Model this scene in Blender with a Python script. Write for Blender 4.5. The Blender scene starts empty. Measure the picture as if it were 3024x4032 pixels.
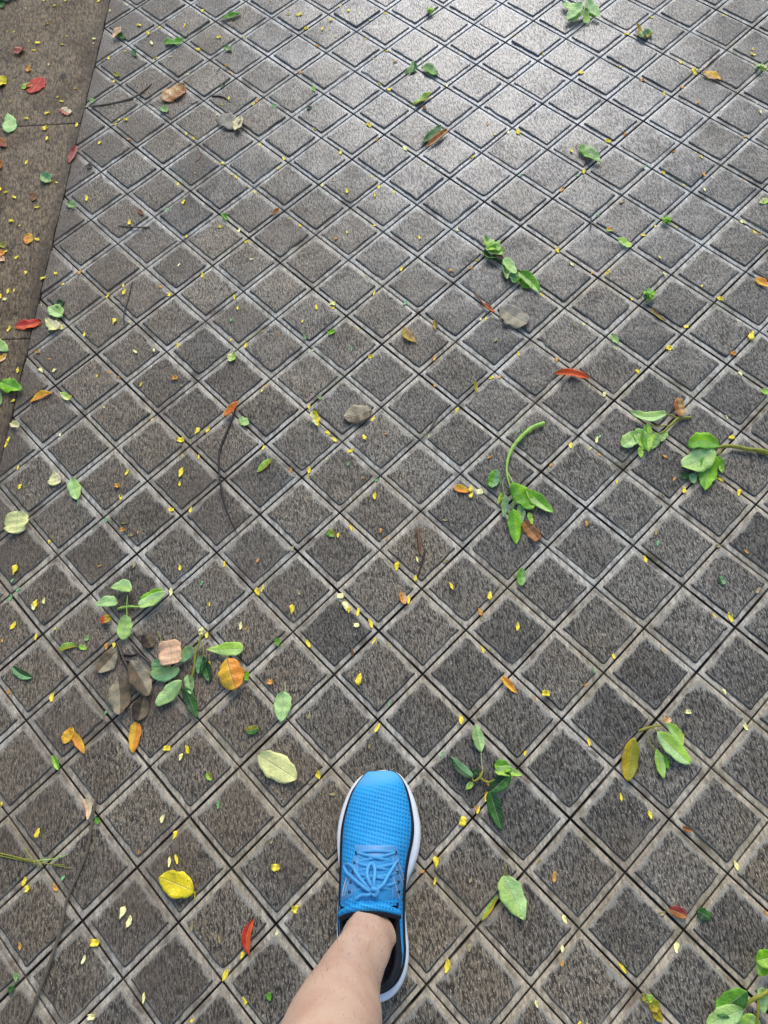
import bpy, math, random
import numpy as np
from mathutils import Matrix, Vector
random.seed(7); RNG = np.random.default_rng(7)
scene = bpy.context.scene
COL = scene.collection

# ---------------------------------------------------------------- camera
CAM_H = 1.2187
CAM_ROWS = np.array([[0.98631184, -0.15033171, -0.06774464],      # right
                     [-0.16489075, -0.89922537, -0.40522188],     # image down
                     [0.0, 0.41084560, -0.91170494]])             # view direction
FPX = 3030.0
cam = bpy.data.cameras.new('camera'); cam_ob = bpy.data.objects.new('camera', cam); COL.objects.link(cam_ob)
R_, D_, V_ = CAM_ROWS
cam_ob.matrix_world = Matrix(((R_[0], -D_[0], -V_[0], 0), (R_[1], -D_[1], -V_[1], 0), (R_[2], -D_[2], -V_[2], CAM_H), (0, 0, 0, 1)))
cam.sensor_fit = 'VERTICAL'; cam.sensor_height = 36.0; cam.sensor_width = 27.0
cam.lens = FPX / 4032 * 36.0; cam.clip_start = 0.02; cam.clip_end = 500
scene.camera = cam_ob

# ---------------------------------------------------------------- daylight
SUN_EL, SUN_AZ = math.radians(40), math.radians(15)        # azimuth from +Y (ahead) towards +X
world = bpy.data.worlds.new('World'); scene.world = world; world.use_nodes = True
wn = world.node_tree; bg = wn.nodes['Background']
sky = wn.nodes.new('ShaderNodeTexSky'); sky.sky_type = 'NISHITA'; sky.sun_disc = False
sky.sun_elevation = SUN_EL; sky.sun_rotation = SUN_AZ; sky.air_density = 1.0; sky.dust_density = 1.5; sky.ozone_density = 1.0
wn.links.new(sky.outputs[0], bg.inputs[0]); bg.inputs[1].default_value = 0.128
sun = bpy.data.lights.new('sun', 'SUN'); sun.energy = 1.0; sun.angle = math.radians(34); sun.color = (1.0, 0.985, 0.955)
sun_ob = bpy.data.objects.new('sun', sun); COL.objects.link(sun_ob)
sd = Vector((math.sin(SUN_AZ) * math.cos(SUN_EL), math.cos(SUN_AZ) * math.cos(SUN_EL), math.sin(SUN_EL)))
sun_ob.rotation_euler = sd.to_track_quat('Z', 'Y').to_euler(); sun_ob.location = (0, 4, 6)
vs = scene.view_settings; vs.view_transform = 'Standard'; vs.look = 'None'; vs.exposure = 0.64; vs.gamma = 1.0
scene.render.engine = 'CYCLES'

# ---------------------------------------------------------------- survey of the photograph: points on the ground
S6 = 1008 / 1659
REG = {'01': (0, 0, S6), '02': (1008, 0, S6), '03': (2016, 0, S6), '11': (0, 1008, S6), '12': (1008, 1008, S6), '13': (2016, 1008, S6),
       '21': (0, 2016, S6), '22': (1008, 2016, S6), '23': (2016, 2016, S6), '31': (0, 3024, S6), '32': (1008, 3024, S6), '33': (2016, 3024, S6),
       'A': (1850, 900, 400/1659), 'B': (1850, 1620, 400/1609), 'C': (2400, 1550, 624/1659), 'D': (330, 2270, 400/1659),
       'E': (350, 2450, 650/1659), 'F': (1740, 2830, 400/1659), 'G': (2380, 2800, 400/1659), 'H': (2380, 3600, 644/1659),
       'I': (2180, 0, 440/1659), 'J': (0, 1450, 260/1659), 'K': (1300, 3000, 400/1659), 'M': (1300, 3300, 400/1659), 'N': (1100, 3600, 600/1659),
       'P': (0, 0, 1.0), 'U': (0, 0, 3024/1659)}
def src(reg, x, y):
    o = REG[reg]; return o[0] + x*o[2], o[1] + y*o[2]
def at(px, py, z=0.0):
    d = R_*((px-1512)/FPX) + D_*((py-2016)/FPX) + V_
    return np.array([0, 0, CAM_H]) + d*((z-CAM_H)/d[2])
def g(reg, x, y, z=0.0): return at(*src(reg, x, y), z)

# paver lattice (unit 0.1 m) -> world
LAT_C = np.array([8.01073269, 5.67654731]); LAT_R = np.array([0.58582390, -0.81043837]); LAT_F = np.array([-0.81043837, -0.58582390])
def lat2world(i, j): return ((i-LAT_C[0])*LAT_R[0] + (j-LAT_C[1])*LAT_R[1])*0.1, ((i-LAT_C[0])*LAT_F[0] + (j-LAT_C[1])*LAT_F[1])*0.1
def world2lat(x, y): return LAT_C[0] + 10*(x*LAT_R[0] + y*LAT_F[0]), LAT_C[1] + 10*(x*LAT_R[1] + y*LAT_F[1])

# ---------------------------------------------------------------- node helper
class NT:
    def __init__(s, name):
        s.m = bpy.data.materials.new(name); s.m.use_nodes = True; s.t = s.m.node_tree
        s.p = s.t.nodes['Principled BSDF']
    def n(s, ty, props=None, **inp):
        nd = s.t.nodes.new('ShaderNode'+ty)
        for k, v in (props or {}).items(): setattr(nd, k, v)
        for k, v in inp.items():
            key = int(k[1:]) if k[0] == 'i' and k[1:].isdigit() else k.replace('_', ' ')
            s.set(nd.inputs[key], v)
        return nd
    def set(s, sock, v):
        if isinstance(v, bpy.types.NodeSocket): s.t.links.new(v, sock)
        elif isinstance(v, bpy.types.Node): s.t.links.new(v.outputs[0], sock)
        else: sock.default_value = v
    def math(s, op, a, b=0.0, clamp=False):
        return s.n('Math', {'operation': op, 'use_clamp': clamp}, i0=a, i1=b).outputs[0]
    def ramp(s, v, lo, hi, a=0.0, b=1.0):
        return s.n('MapRange', {'interpolation_type': 'SMOOTHSTEP'}, i0=v, i1=lo, i2=hi, i3=a, i4=b).outputs[0]
    def mix(s, f, a, b, mode='MIX'):
        nd = s.n('Mix', {'data_type': 'RGBA', 'blend_type': mode})
        s.set(nd.inputs[0], f); s.set(nd.inputs[6], a); s.set(nd.inputs[7], b); return nd.outputs[2]
    def noise(s, vec, scale, detail=3.0, rough=0.55):
        nd = s.n('TexNoise', Scale=scale, Detail=detail, Roughness=rough); s.set(nd.inputs['Vector'], vec); return nd.outputs[0]
    def attr(s, name): return s.n('Attribute', {'attribute_name': name})
    def mapv(s, vec, scale=(1, 1, 1), rot=(0, 0, 0)):
        nd = s.n('Mapping'); s.set(nd.inputs[0], vec); nd.inputs['Scale'].default_value = scale; nd.inputs['Rotation'].default_value = rot; return nd.outputs[0]
    def bump(s, h, dist, strength=1.0):
        nd = s.n('Bump', Strength=strength, Distance=dist); s.set(nd.inputs['Height'], h); return nd.outputs[0]
def c3(r, gg, b): return (r, gg, b, 1.0)

# ---------------------------------------------------------------- ground materials
def stone_base(m, scale_y=0.33):
    tc = m.n('TexCoord').outputs['Object']
    st = m.mapv(tc, (1, scale_y, 1), (0, 0, 0.06))
    return tc, st
def make_paver_mat():
    m = NT('paver_stone'); tc, st = stone_base(m, 0.27)
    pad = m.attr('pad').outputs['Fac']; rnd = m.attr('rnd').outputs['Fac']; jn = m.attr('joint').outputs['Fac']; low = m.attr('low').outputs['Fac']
    grain = m.noise(st, 340, 3, 0.7); grain2 = m.noise(st, 760, 2, 0.6); mid = m.noise(tc, 38, 4, 0.6); big = m.noise(tc, 3.2, 4, 0.6)
    sx = m.n('SeparateXYZ', i0=tc).outputs[0]
    # pad face: dark aggregate with pale grains
    c = m.mix(m.ramp(grain, 0.41, 0.585), c3(0.040, 0.034, 0.026), c3(0.215, 0.191, 0.149))
    c = m.mix(m.ramp(grain2, 0.575, 0.67), c, c3(0.44, 0.41, 0.335))
    c = m.mix(m.ramp(grain2, 0.40, 0.30), c, c3(0.022, 0.020, 0.019))
    tone = m.math('ADD', m.math('ADD', m.math('MULTIPLY', m.math('ADD', rnd, -0.5), 0.42), m.math('MULTIPLY', m.math('ADD', m.noise(tc, 2.3, 3, 0.55), -0.5), 1.5)), m.math('ADD', 0.60, m.math('MULTIPLY', mid, 0.80)))
    warm = m.math('ADD', m.math('ADD', big, m.math('MULTIPLY', rnd, 0.08)), m.math('MULTIPLY', sx, -0.24))
    hue = m.mix(m.ramp(warm, 0.40, 0.72), c3(1.01, 0.985, 0.945), c3(1.13, 0.985, 0.80))
    c = m.mix(1.0, c, m.mix(1.0, hue, m.n('CombineColor', i0=tone, i1=tone, i2=tone), 'MULTIPLY'), 'MULTIPLY')
    # paler worn rim with ragged cement paste, plus light painted on the far pad sides
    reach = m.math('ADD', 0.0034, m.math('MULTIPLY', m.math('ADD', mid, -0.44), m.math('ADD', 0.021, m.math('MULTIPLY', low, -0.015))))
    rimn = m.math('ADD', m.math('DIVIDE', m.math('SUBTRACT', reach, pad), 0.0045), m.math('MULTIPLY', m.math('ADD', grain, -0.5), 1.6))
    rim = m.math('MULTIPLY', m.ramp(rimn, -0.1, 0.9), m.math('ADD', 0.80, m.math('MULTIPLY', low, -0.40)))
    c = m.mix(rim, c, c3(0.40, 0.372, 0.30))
    # low cement strip between pads
    sp0 = m.n('SeparateXYZ', i0=tc).outputs[1]
    sn = m.noise(st, 190, 4, 0.68)
    strip = m.mix(m.ramp(sn, 0.32, 0.66), c3(0.36, 0.325, 0.255), c3(0.76, 0.715, 0.60))
    strip = m.mix(m.math('MULTIPLY', m.ramp(m.noise(tc, 17, 5, 0.72), 0.46, 0.68), m.ramp(m.math('ADD', big, m.math('MULTIPLY', sp0, -0.10)), 0.62, 0.38, 0.6, 1.0)), strip, c3(0.16, 0.128, 0.092))
    strip = m.mix(m.ramp(m.math('ADD', big, m.math('MULTIPLY', sp0, -0.13)), 0.25, 0.60), strip, m.mix(1.0, strip, c3(0.97, 0.86, 0.71), 'MULTIPLY'))
    c = m.mix(m.ramp(pad, -0.0006, -0.0016), c, strip)
    # shade painted dark along the near pad walls; dirt packed in the joints
    wall_shade = m.math('MULTIPLY', m.ramp(m.math('ABSOLUTE', m.math('ADD', pad, 0.0010)), 0.0014, 0.0006), m.math('MULTIPLY', m.ramp(m.noise(tc, 26, 3), 0.30, 0.52, 0.25, 1.0), m.math('ADD', 0.08, m.math('MULTIPLY', low, 0.80))))
    c = m.mix(wall_shade, c, c3(0.018, 0.014, 0.011))
    c = m.mix(m.math('MULTIPLY', m.ramp(jn, 0.0020, 0.0009), m.ramp(m.noise(tc, 18, 3), 0.32, 0.56, 0.55, 1.0)), c, c3(0.016, 0.013, 0.010))
    # brown silt film in broad patches, thickest beside the concrete path
    silt = m.ramp(m.math('ADD', m.noise(tc, 5.5, 5, 0.65), m.math('MULTIPLY', sx, -0.19)), 0.48, 0.76)
    c = m.mix(m.math('MULTIPLY', silt, 0.55), c, c3(0.145, 0.104, 0.066))
    sy = m.n('SeparateXYZ', i0=tc).outputs[1]; seam = m.math('ABSOLUTE', m.math('MULTIPLY', m.math('ADD', 11.334, m.math('ADD', m.math('MULTIPLY', sx, 13.9626), m.math('MULTIPLY', sy, -2.2461))), 0.0707))
    c = m.mix(m.math('MULTIPLY', m.ramp(m.math('ADD', seam, m.math('MULTIPLY', m.noise(tc, 20, 5, 0.7), 0.10)), 0.125, 0.03), 0.65), c, c3(0.125, 0.088, 0.055))
    stain = m.ramp(m.noise(tc, 17, 3, 0.5), 0.70, 0.78); c = m.mix(m.math('MULTIPLY', stain, 0.5), c, c3(0.03, 0.03, 0.033))
    # standing film of rain: one broad wet patch ahead to the right, ragged at its border
    sp = m.n('SeparateXYZ', i0=tc); px, py = sp.outputs[0], sp.outputs[1]
    rr = m.math('SQRT', m.math('ADD', m.math('POWER', m.math('MULTIPLY', m.math('ADD', px, -0.42), 1.15), 2.0), m.math('POWER', m.math('MULTIPLY', m.math('ADD', py, -1.75), 0.85), 2.0)))
    film = m.ramp(m.math('ADD', rr, m.math('MULTIPLY', m.math('ADD', m.noise(tc, 6, 4, 0.6), m.math('MULTIPLY', rnd, 0.35)), 0.7)), 1.30, 0.55)
    c = m.mix(film, c, m.mix(1.0, c, c3(0.56, 0.63, 0.76), 'MULTIPLY'))
    moss = m.math('MULTIPLY', m.ramp(m.noise(tc, 8, 4, 0.7), 0.50, 0.68), m.ramp(pad, 0.004, -0.001)); c = m.mix(m.math('MULTIPLY', moss, 0.38), c, c3(0.17, 0.148, 0.062))
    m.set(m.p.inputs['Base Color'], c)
    wet = m.ramp(m.noise(tc, 6, 3, 0.6), 0.35, 0.65)
    rough = m.math('ADD', m.math('MULTIPLY', wet, -0.12), m.math('ADD', m.math('ADD', 0.47, m.math('MULTIPLY', film, -0.10)), m.math('MULTIPLY', grain, 0.22)))
    m.set(m.p.inputs['Roughness'], m.math('ADD', rough, m.ramp(pad, 0.0, -0.002, 0.0, -0.05)))
    m.set(m.p.inputs['Specular IOR Level'], m.math('ADD', 0.34, m.math('MULTIPLY', film, 0.2)))
    h = m.math('ADD', grain, m.math('MULTIPLY', grain2, 0.4))
    m.set(m.p.inputs['Normal'], m.bump(h, 0.0028, 0.85))
    m.set(m.p.inputs['Coat Weight'], m.math('ADD', m.math('MULTIPLY', film, m.ramp(grain, 0.40, 0.60, 0.22, 0.90)), m.ramp(m.math('ADD', m.noise(tc, 9, 4, 0.6), m.math('MULTIPLY', grain, 0.35)), 0.45, 0.85, 0.03, 0.35), clamp=True)); m.p.inputs['Coat Roughness'].default_value = 0.19; m.p.inputs['Coat IOR'].default_value = 1.5
    m.set(m.p.inputs['Coat Normal'], m.bump(m.math('ADD', grain, m.noise(tc, 120, 2)), 0.0010, 0.6))
    return m.m
def make_path_mat():
    m = NT('brown_concrete'); tc, st = stone_base(m, 0.32)
    a = m.noise(st, 240, 4, 0.70); b = m.noise(m.mapv(tc, (1, .6, 1)), 48, 4, 0.62); big = m.noise(tc, 4, 4, 0.6); fine = m.noise(st, 650, 2)
    c = m.mix(m.ramp(a, 0.36, 0.66), c3(0.085, 0.056, 0.027), c3(0.315, 0.222, 0.118))
    c = m.mix(m.ramp(b, 0.57, 0.68), c, c3(0.040, 0.029, 0.019)); c = m.mix(m.math('MULTIPLY', m.ramp(m.noise(m.mapv(tc, (1, .7, 1)), 24, 3, 0.6), 0.58, 0.72), 0.6), c, c3(0.055, 0.040, 0.026))
    c = m.mix(m.ramp(fine, 0.60, 0.73), c, c3(0.36, 0.30, 0.22))
    c = m.mix(m.ramp(m.noise(tc, 7, 5, 0.68), 0.44, 0.66), c, m.mix(1.0, c, c3(0.58, 0.53, 0.46), 'MULTIPLY'))
    sp = m.n('SeparateXYZ', i0=tc); seam = m.math('ABSOLUTE', m.math('MULTIPLY', m.math('ADD', 11.334, m.math('ADD', m.math('MULTIPLY', sp.outputs[0], 13.9626), m.math('MULTIPLY', sp.outputs[1], -2.2461))), 0.0707))
    c = m.mix(m.math('MULTIPLY', m.ramp(m.math('ADD', seam, m.math('MULTIPLY', m.noise(tc, 26, 5, 0.7), 0.07)), 0.075, 0.025), 0.75), c, c3(0.050, 0.036, 0.023))
    m.set(m.p.inputs['Base Color'], c)
    m.set(m.p.inputs['Roughness'], m.ramp(big, 0.3, 0.7, 0.68, 0.48)); m.p.inputs['Specular IOR Level'].default_value = 0.28
    m.set(m.p.inputs['Normal'], m.bump(m.math('ADD', m.math('MULTIPLY', a, 0.6), m.math('MULTIPLY', b, -1.0)), 0.004, 0.8))
    return m.m
def make_soil_mat():
    m = NT('damp_soil'); tc, st = stone_base(m, 0.5)
    c = m.mix(m.ramp(m.noise(tc, 30, 5), 0.3, 0.7), c3(0.030, 0.024, 0.018), c3(0.09, 0.075, 0.055)); m.set(m.p.inputs['Base Color'], c)
    m.p.inputs['Roughness'].default_value = 0.8
    return m.m
MAT_PAVER, MAT_PATH, MAT_SOIL = make_paver_mat(), make_path_mat(), make_soil_mat()

# ---------------------------------------------------------------- mesh helpers
def raw_mesh(name, verts, faces, mat, smooth=True, uv=None, attrs=None):
    me = bpy.data.meshes.new(name); me.from_pydata([tuple(map(float, v)) for v in verts], [], faces); me.update()
    if mat: me.materials.append(mat)
    if smooth: me.polygons.foreach_set('use_smooth', [True]*len(me.polygons))
    if uv is not None:
        lay = me.uv_layers.new(name='UVMap'); li = np.zeros(len(me.loops), dtype=np.int32); me.loops.foreach_get('vertex_index', li)
        lay.data.foreach_set('uv', np.asarray(uv, dtype=np.float32)[li].ravel())
    for k, v in (attrs or {}).items():
        a = me.attributes.new(k, 'FLOAT', 'POINT'); a.data.foreach_set('value', np.asarray(v, dtype=np.float32))
    return me
def link(name, me, parent=None, label=None, cat=None, group=None, kind=None, loc=None):
    o = bpy.data.objects.new(name, me); COL.objects.link(o)
    if loc is not None: o.location = loc
    if parent is not None: o.parent = parent
    for k, v in (('label', label), ('category', cat), ('group', group), ('kind', kind)):
        if v: o[k] = v
    return o

# ---------------------------------------------------------------- pavement: raised pads with low strips and joints
_jw = {}
def jw(ax, k):
    # every cast joint is a little wider or tighter along its whole line; real slab joints are widest
    if (ax, k) not in _jw: r = random.Random(ax+str(k)); _jw[(ax, k)] = -.75 if (k-(0 if ax == 'j' else 1)) % 4 == 0 else r.uniform(-.15, .75)
    return _jw[(ax, k)]
def build_pavement():
    half_hi = [0, .0008, .0015, .0026, .0048, .0064, .0073, .0081, .0089, .0097, .0105, .0113, .0122, .0140, .0175, .0230, .0310, .0400]
    half_lo = [0, .0015, .0075, .0105, .0140]
    VX, FC, PD, RN, JN, SD = [], [], [], [], [], []; off = 0
    for i in range(-70, 60):
        for j in range(-70, 60):
            if i - j < -9: continue
            cx, cy = lat2world(i+.5, j+.5)
            if not (-3.0 < cx < 3.2 and -1.3 < cy < 5.2): continue
            hi = -1.15 < cx < 1.45 and -0.5 < cy < 2.35
            h = half_hi if hi else half_lo
            u = np.array(h + [.05] + [0.1-q for q in h[::-1]]); n = len(u)
            U, Vv = np.meshgrid(u, u, indexing='ij')
            rs = np.random.default_rng((i+200)*1000 + j + 200)
            inset = .0095 + rs.normal(0, .0004)
            dx, dy = rs.normal(-.0009, .0005, 2)
            rr = .0022
            hx = .05 - inset
            wob = .0007*np.sin(U*170+rs.random()*6) * np.sin(Vv*140+rs.random()*6) if hi else 0
            qx = np.abs(U-.05-dx) - (hx-rr); qy = np.abs(Vv-.05-dy) - (hx-rr)
            sdf = rr - np.hypot(np.maximum(qx, 0), np.maximum(qy, 0)) - np.minimum(np.maximum(qx, qy), 0) + wob
            for _ in range(rs.poisson(.7) if hi else 0):                                # chipped arrises
                ca, cb = rs.uniform(.008, .092, 2); side = rs.integers(4); cu, cv = ((inset, cb), (.1-inset, cb), (ca, inset), (ca, .1-inset))[side]
                rad = rs.uniform(.002, .0055); sdf = sdf - rs.uniform(.0012, .0034)*np.exp(-((U-cu)**2+(Vv-cv)**2)/rad**2)
            d_edge = np.minimum(np.minimum(U, .1-U), np.minimum(Vv, .1-Vv))
            t = np.clip((sdf+.0012)/.0019, 0, 1); t = t*t*(3-2*t)
            z = -.0031 + .0031*t
            z += np.where(sdf > 0, -.0003*np.exp(-np.maximum(sdf, 0)/.003), 0)           # soft arris
            jt = np.clip(1-(d_edge-.0005)/.0011, 0, 1); z -= .004*jt
            tilt = rs.normal(0, .006, 2); z += ((U-.05)*tilt[0] + (Vv-.05)*tilt[1])*t + rs.normal(0, .0005)*t
            if hi: z += t*.0005*(np.sin(U*95+rs.random()*6)*np.sin(Vv*80+rs.random()*6))
            wx, wy = lat2world(i+U*10, j+Vv*10)
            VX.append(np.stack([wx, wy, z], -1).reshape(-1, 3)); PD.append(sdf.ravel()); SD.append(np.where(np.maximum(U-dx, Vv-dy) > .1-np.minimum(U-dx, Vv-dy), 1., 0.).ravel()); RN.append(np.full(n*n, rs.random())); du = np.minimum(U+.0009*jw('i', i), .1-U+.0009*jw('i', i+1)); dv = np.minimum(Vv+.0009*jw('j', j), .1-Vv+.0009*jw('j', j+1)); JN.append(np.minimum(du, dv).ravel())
            idx = np.arange(n*n).reshape(n, n)
            q = np.stack([idx[:-1, :-1], idx[:-1, 1:], idx[1:, 1:], idx[1:, :-1]], -1)
            pass
            if i - j == -9:                                                             # cut along the kerb line: keep u > v
                I, J = np.meshgrid(np.arange(n-1), np.arange(n-1), indexing='ij')
                keep = q[I > J]; dg = q[I == J]
                tri = np.stack([idx[range(n-1), range(n-1)], idx[range(1, n), range(1, n)], idx[range(1, n), range(n-1)]], -1)
                # quads along the cut degenerate to their lower triangle
                FC.append((keep.reshape(-1, 4)+off, tri+off))
            else: FC.append((q.reshape(-1, 4)+off, None))
            off += n*n
    V = np.concatenate(VX)
    quads = np.concatenate([f[0] for f in FC]); tris = np.concatenate([f[1] for f in FC if f[1] is not None])
    me = bpy.data.meshes.new('pavement'); me.vertices.add(len(V)); me.vertices.foreach_set('co', V.astype(np.float32).ravel())
    loops = np.concatenate([quads.ravel(), tris.ravel()]).astype(np.int32); me.loops.add(len(loops)); me.loops.foreach_set('vertex_index', loops)
    nq, nt = len(quads), len(tris); me.polygons.add(nq+nt)
    ls = np.concatenate([np.arange(nq)*4, nq*4 + np.arange(nt)*3]).astype(np.int32); me.polygons.foreach_set('loop_start', ls)
    me.polygons.foreach_set('use_smooth', np.ones(nq+nt, dtype=bool))
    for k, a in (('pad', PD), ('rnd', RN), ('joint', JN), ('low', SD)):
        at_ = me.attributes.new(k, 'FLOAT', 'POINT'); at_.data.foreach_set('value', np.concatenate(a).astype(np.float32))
    me.update(calc_edges=True); me.validate(); me.materials.append(MAT_PAVER)
    return link('pavement', me, kind='structure')
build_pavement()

# base ground to the horizon, just under the paving
me = raw_mesh('ground', [(-150, -150, -.03), (150, -150, -.03), (150, 150, -.03), (-150, 150, -.03)], [(0, 1, 2, 3)], MAT_SOIL, False)
link('ground', me, kind='structure')

# brown concrete path on the left: slabs with rounded arrises, joint at the paving edge
def slab_path():
    V, F = [], []; s2 = math.sqrt(.5)
    # coordinate a along the edge = (i+j), b outwards = -(i-j+9)
    def w(a, b): i = (a + (-9 - b))/2; j = (a - (-9 - b))/2; return lat2world(i, j)
    joints = [0.42 + 8.62*k for k in range(-8, 6)]
    for k in range(len(joints)-1):
        a0, a1 = joints[k]+.006, joints[k+1]-.006
        b0, b1 = .028, 26.0
        ring = []
        for ins, z in ((0.0, -.02), (0.0, -.0022), (.016, -.0006), (.05, 0.0)):
            n = 24; pts = []
            A0, A1, B0, B1 = a0+ins, a1-ins, b0+ins, b1-ins
            for q in range(n): pts.append((A0+(A1-A0)*q/n, B0))
            for q in range(n): pts.append((A1, B0+(B1-B0)*q/n))
            for q in range(n): pts.append((A1-(A1-A0)*q/n, B1))
            for q in range(n): pts.append((A0, B1-(B1-B0)*q/n))
            base = len(V)
            for (a, b) in pts:
                jit = (0.012*math.sin(a*5.1+k)+.008*math.sin(a*13.7)) if ins < .04 and abs(b-B0) < 1e-6 else 0
                x, y = w(a, b+jit); V.append((x, y, z+.001))
            ring.append((base, len(pts)))
        for (p, n), (q, _) in zip(ring[:-1], ring[1:]):
            for e in range(n): F.append((p+e, q+e, q+(e+1) % n, p+(e+1) % n))
        F.append(tuple(range(ring[-1][0]+ring[-1][1]-1, ring[-1][0]-1, -1)))
    me = raw_mesh('path', V, F, MAT_PATH, False); return link('path', me, kind='structure')
slab_path()

# ---------------------------------------------------------------- foliage
LEAFC = {'red': (.50, .035, .016), 'crimson': (.26, .03, .028), 'pink': (.46, .16, .12), 'orange': (.70, .27, .03), 'redorange': (.68, .10, .018),
         'yellow': (.84, .66, .02), 'paleyellow': (.70, .72, .33), 'palegreen': (.40, .62, .19), 'mint': (.44, .68, .28), 'teal': (.17, .36, .17), 'sage': (.25, .41, .16),
         'green': (.13, .36, .025), 'bright': (.21, .50, .012), 'lime': (.38, .64, .09), 'dark': (.018, .068, .018), 'deep': (.035, .14, .022), 'olive': (.28, .28, .02),
         'mustard': (.42, .32, .010), 'brown': (.19, .08, .025), 'tan': (.50, .29, .11), 'peach': (.80, .50, .33), 'grey': (.33, .285, .21), 'bluegrey': (.26, .24, .21), 'cream': (.74, .66, .43),
         'darkbrown': (.05, .035, .024), 'rust': (.34, .13, .03), 'umber': (.155, .118, .078), 'black': (.012, .011, .010), 'gold': (.80, .46, .035)}
_lm = {}
def leaf_mat(a, b=None, veins=1.0, rough=.42):
    key = (a, b, veins, rough)
    if key in _lm: return _lm[key]
    m = NT('leaf_'+a+('_'+b if b else '')); uv = m.n('UVMap').outputs[0]; sp = m.n('SeparateXYZ', i0=uv)
    t, s = sp.outputs[0], sp.outputs[1]
    tc = m.n('TexCoord').outputs['Object']
    A, B = [c3(*(min(.93, q*k) for q, k in zip(LEAFC[x], (1.16, 1.10, .92)))) for x in (a, b or a)]
    c = m.mix(m.ramp(s, .48, .52), A, B)
    n1 = m.noise(tc, 55, 4, .6); n2 = m.noise(tc, 260, 3, .6)
    v = m.math('ADD', m.math('MULTIPLY', n1, .7), m.math('ADD', .42, m.math('MULTIPLY', n2, .5)))
    c = m.mix(1.0, c, m.n('CombineColor', i0=v, i1=v, i2=v), 'MULTIPLY')
    asym = m.math('ABSOLUTE', m.math('MULTIPLY', m.math('ADD', s, -.5), 2.0))
    mid = m.ramp(asym, .075, .025)
    sv = m.math('SINE', m.math('MULTIPLY', m.math('ADD', t, m.math('MULTIPLY', asym, -.22)), 50.0))
    side = m.math('MULTIPLY', m.ramp(sv, .86, 1.0), .35)
    lite = m.mix(.55, c, c3(.75, .75, .45))
    c = m.mix(m.math('MULTIPLY', m.math('MAXIMUM', mid, side), .6*veins), c, lite)
    spot = m.ramp(m.noise(tc, 120, 2), .68, .74); c = m.mix(m.math('MULTIPLY', spot, .55), c, c3(.08, .05, .02))
    m.set(m.p.inputs['Base Color'], c); m.p.inputs['Roughness'].default_value = rough; m.p.inputs['Specular IOR Level'].default_value = .32
    m.set(m.p.inputs['Normal'], m.bump(m.math('ADD', m.math('MULTIPLY', m.math('MAXIMUM', mid, side), -1.0), m.math('ADD', n2, m.math('MULTIPLY', n1, 1.5))), .0013, .75))
    _lm[key] = m.m; return m.m
PROF = {'ovate': lambda t: t**.55*(1-t)**.85, 'lance': lambda t: t**.8*(1-t)**.9, 'round': lambda t: (t*(1-t))**.48, 'obov': lambda t: t**.95*(1-t)**.42,
        'oval': lambda t: (t*(1-t))**.62, 'box': lambda t: (t*(1-t)+.002)**.16}
def leaf_geo(B, T, W, shape='ovate', fold=.25, curl=.08, bow=0., wav=.15, roll=0., lift=.0012, seed=0, N=16, M=8, rag=.055, thick=.00045):
    rs = np.random.default_rng(seed); B = np.asarray(B, float); T = np.asarray(T, float)
    ax = T[:2]-B[:2]; L = np.hypot(*ax); ax = ax/L; nn = np.array([-ax[1], ax[0]])
    f = PROF[shape]; tt = np.linspace(0, 1, 200); mx = f(np.clip(tt, 1e-6, 1-1e-6)).max()
    P, UV = [], []; ph = rs.random(6)*6.28
    for a in range(N+1):
        t = a/N; hw = W/2*f(min(max(t, .004), .996))/mx
        hl = hw*(1+rag*math.sin(t*17+ph[0])+rag*.6*math.sin(t*31+ph[1])); hr = hw*(1+rag*math.sin(t*19+ph[2])+rag*.6*math.sin(t*29+ph[3]))
        off = bow*L*4*t*(1-t)
        for b in range(M+1):
            s = -1+2*b/M; h = hr if s < 0 else hl
            lat = s*h*(1-.22*min(abs(fold), 1.)) 
            z = .72*fold*abs(s)**1.3*h + curl*L*(2*t-1)**2 + roll*s*h + wav*W*.5*s*s*math.sin(t*9+ph[4]+s) + wav*.12*W*math.sin(t*21+ph[5])
            xy = B[:2] + ax*t*L + nn*(lat+off); zb = B[2] + (T[2]-B[2])*t
            P.append((xy[0], xy[1], z+zb)); UV.append((t, s*.5+.5))
    P = np.array(P); gz = P[:, 2].min(); base = min(B[2], T[2])
    P[:, 2] += base + lift - gz
    n = len(P); F = []
    for a in range(N):
        for b in range(M):
            i = a*(M+1)+b; F.append((i, i+M+1, i+M+2, i+1)); F.append((n+i, n+i+1, n+i+M+2, n+i+M+1))
    rim = [a*(M+1) for a in range(N+1)] + [N*(M+1)+b for b in range(1, M+1)] + [a*(M+1)+M for a in range(N-1, -1, -1)] + [b for b in range(M-1, 0, -1)]
    for q in range(len(rim)):
        i, j = rim[q], rim[(q+1) % len(rim)]; F.append((i, n+i, n+j, j))
    P2 = P.copy(); P2[:, 2] -= thick
    return np.concatenate([P, P2]), F, UV+UV
def catmull(pts, n=8):
    pts = [np.asarray(p, float) for p in pts]; out = []
    if len(pts) < 3: n = max(n, 4)
    for k in range(len(pts)-1):
        p0 = pts[max(k-1, 0)]; p1 = pts[k]; p2 = pts[k+1]; p3 = pts[min(k+2, len(pts)-1)]
        for q in range(n):
            t = q/n; out.append(.5*((2*p1)+(p2-p0)*t+(2*p0-5*p1+4*p2-p3)*t*t+(3*p1-p0-3*p2+p3)*t**3))
    out.append(pts[-1]); return out
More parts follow.
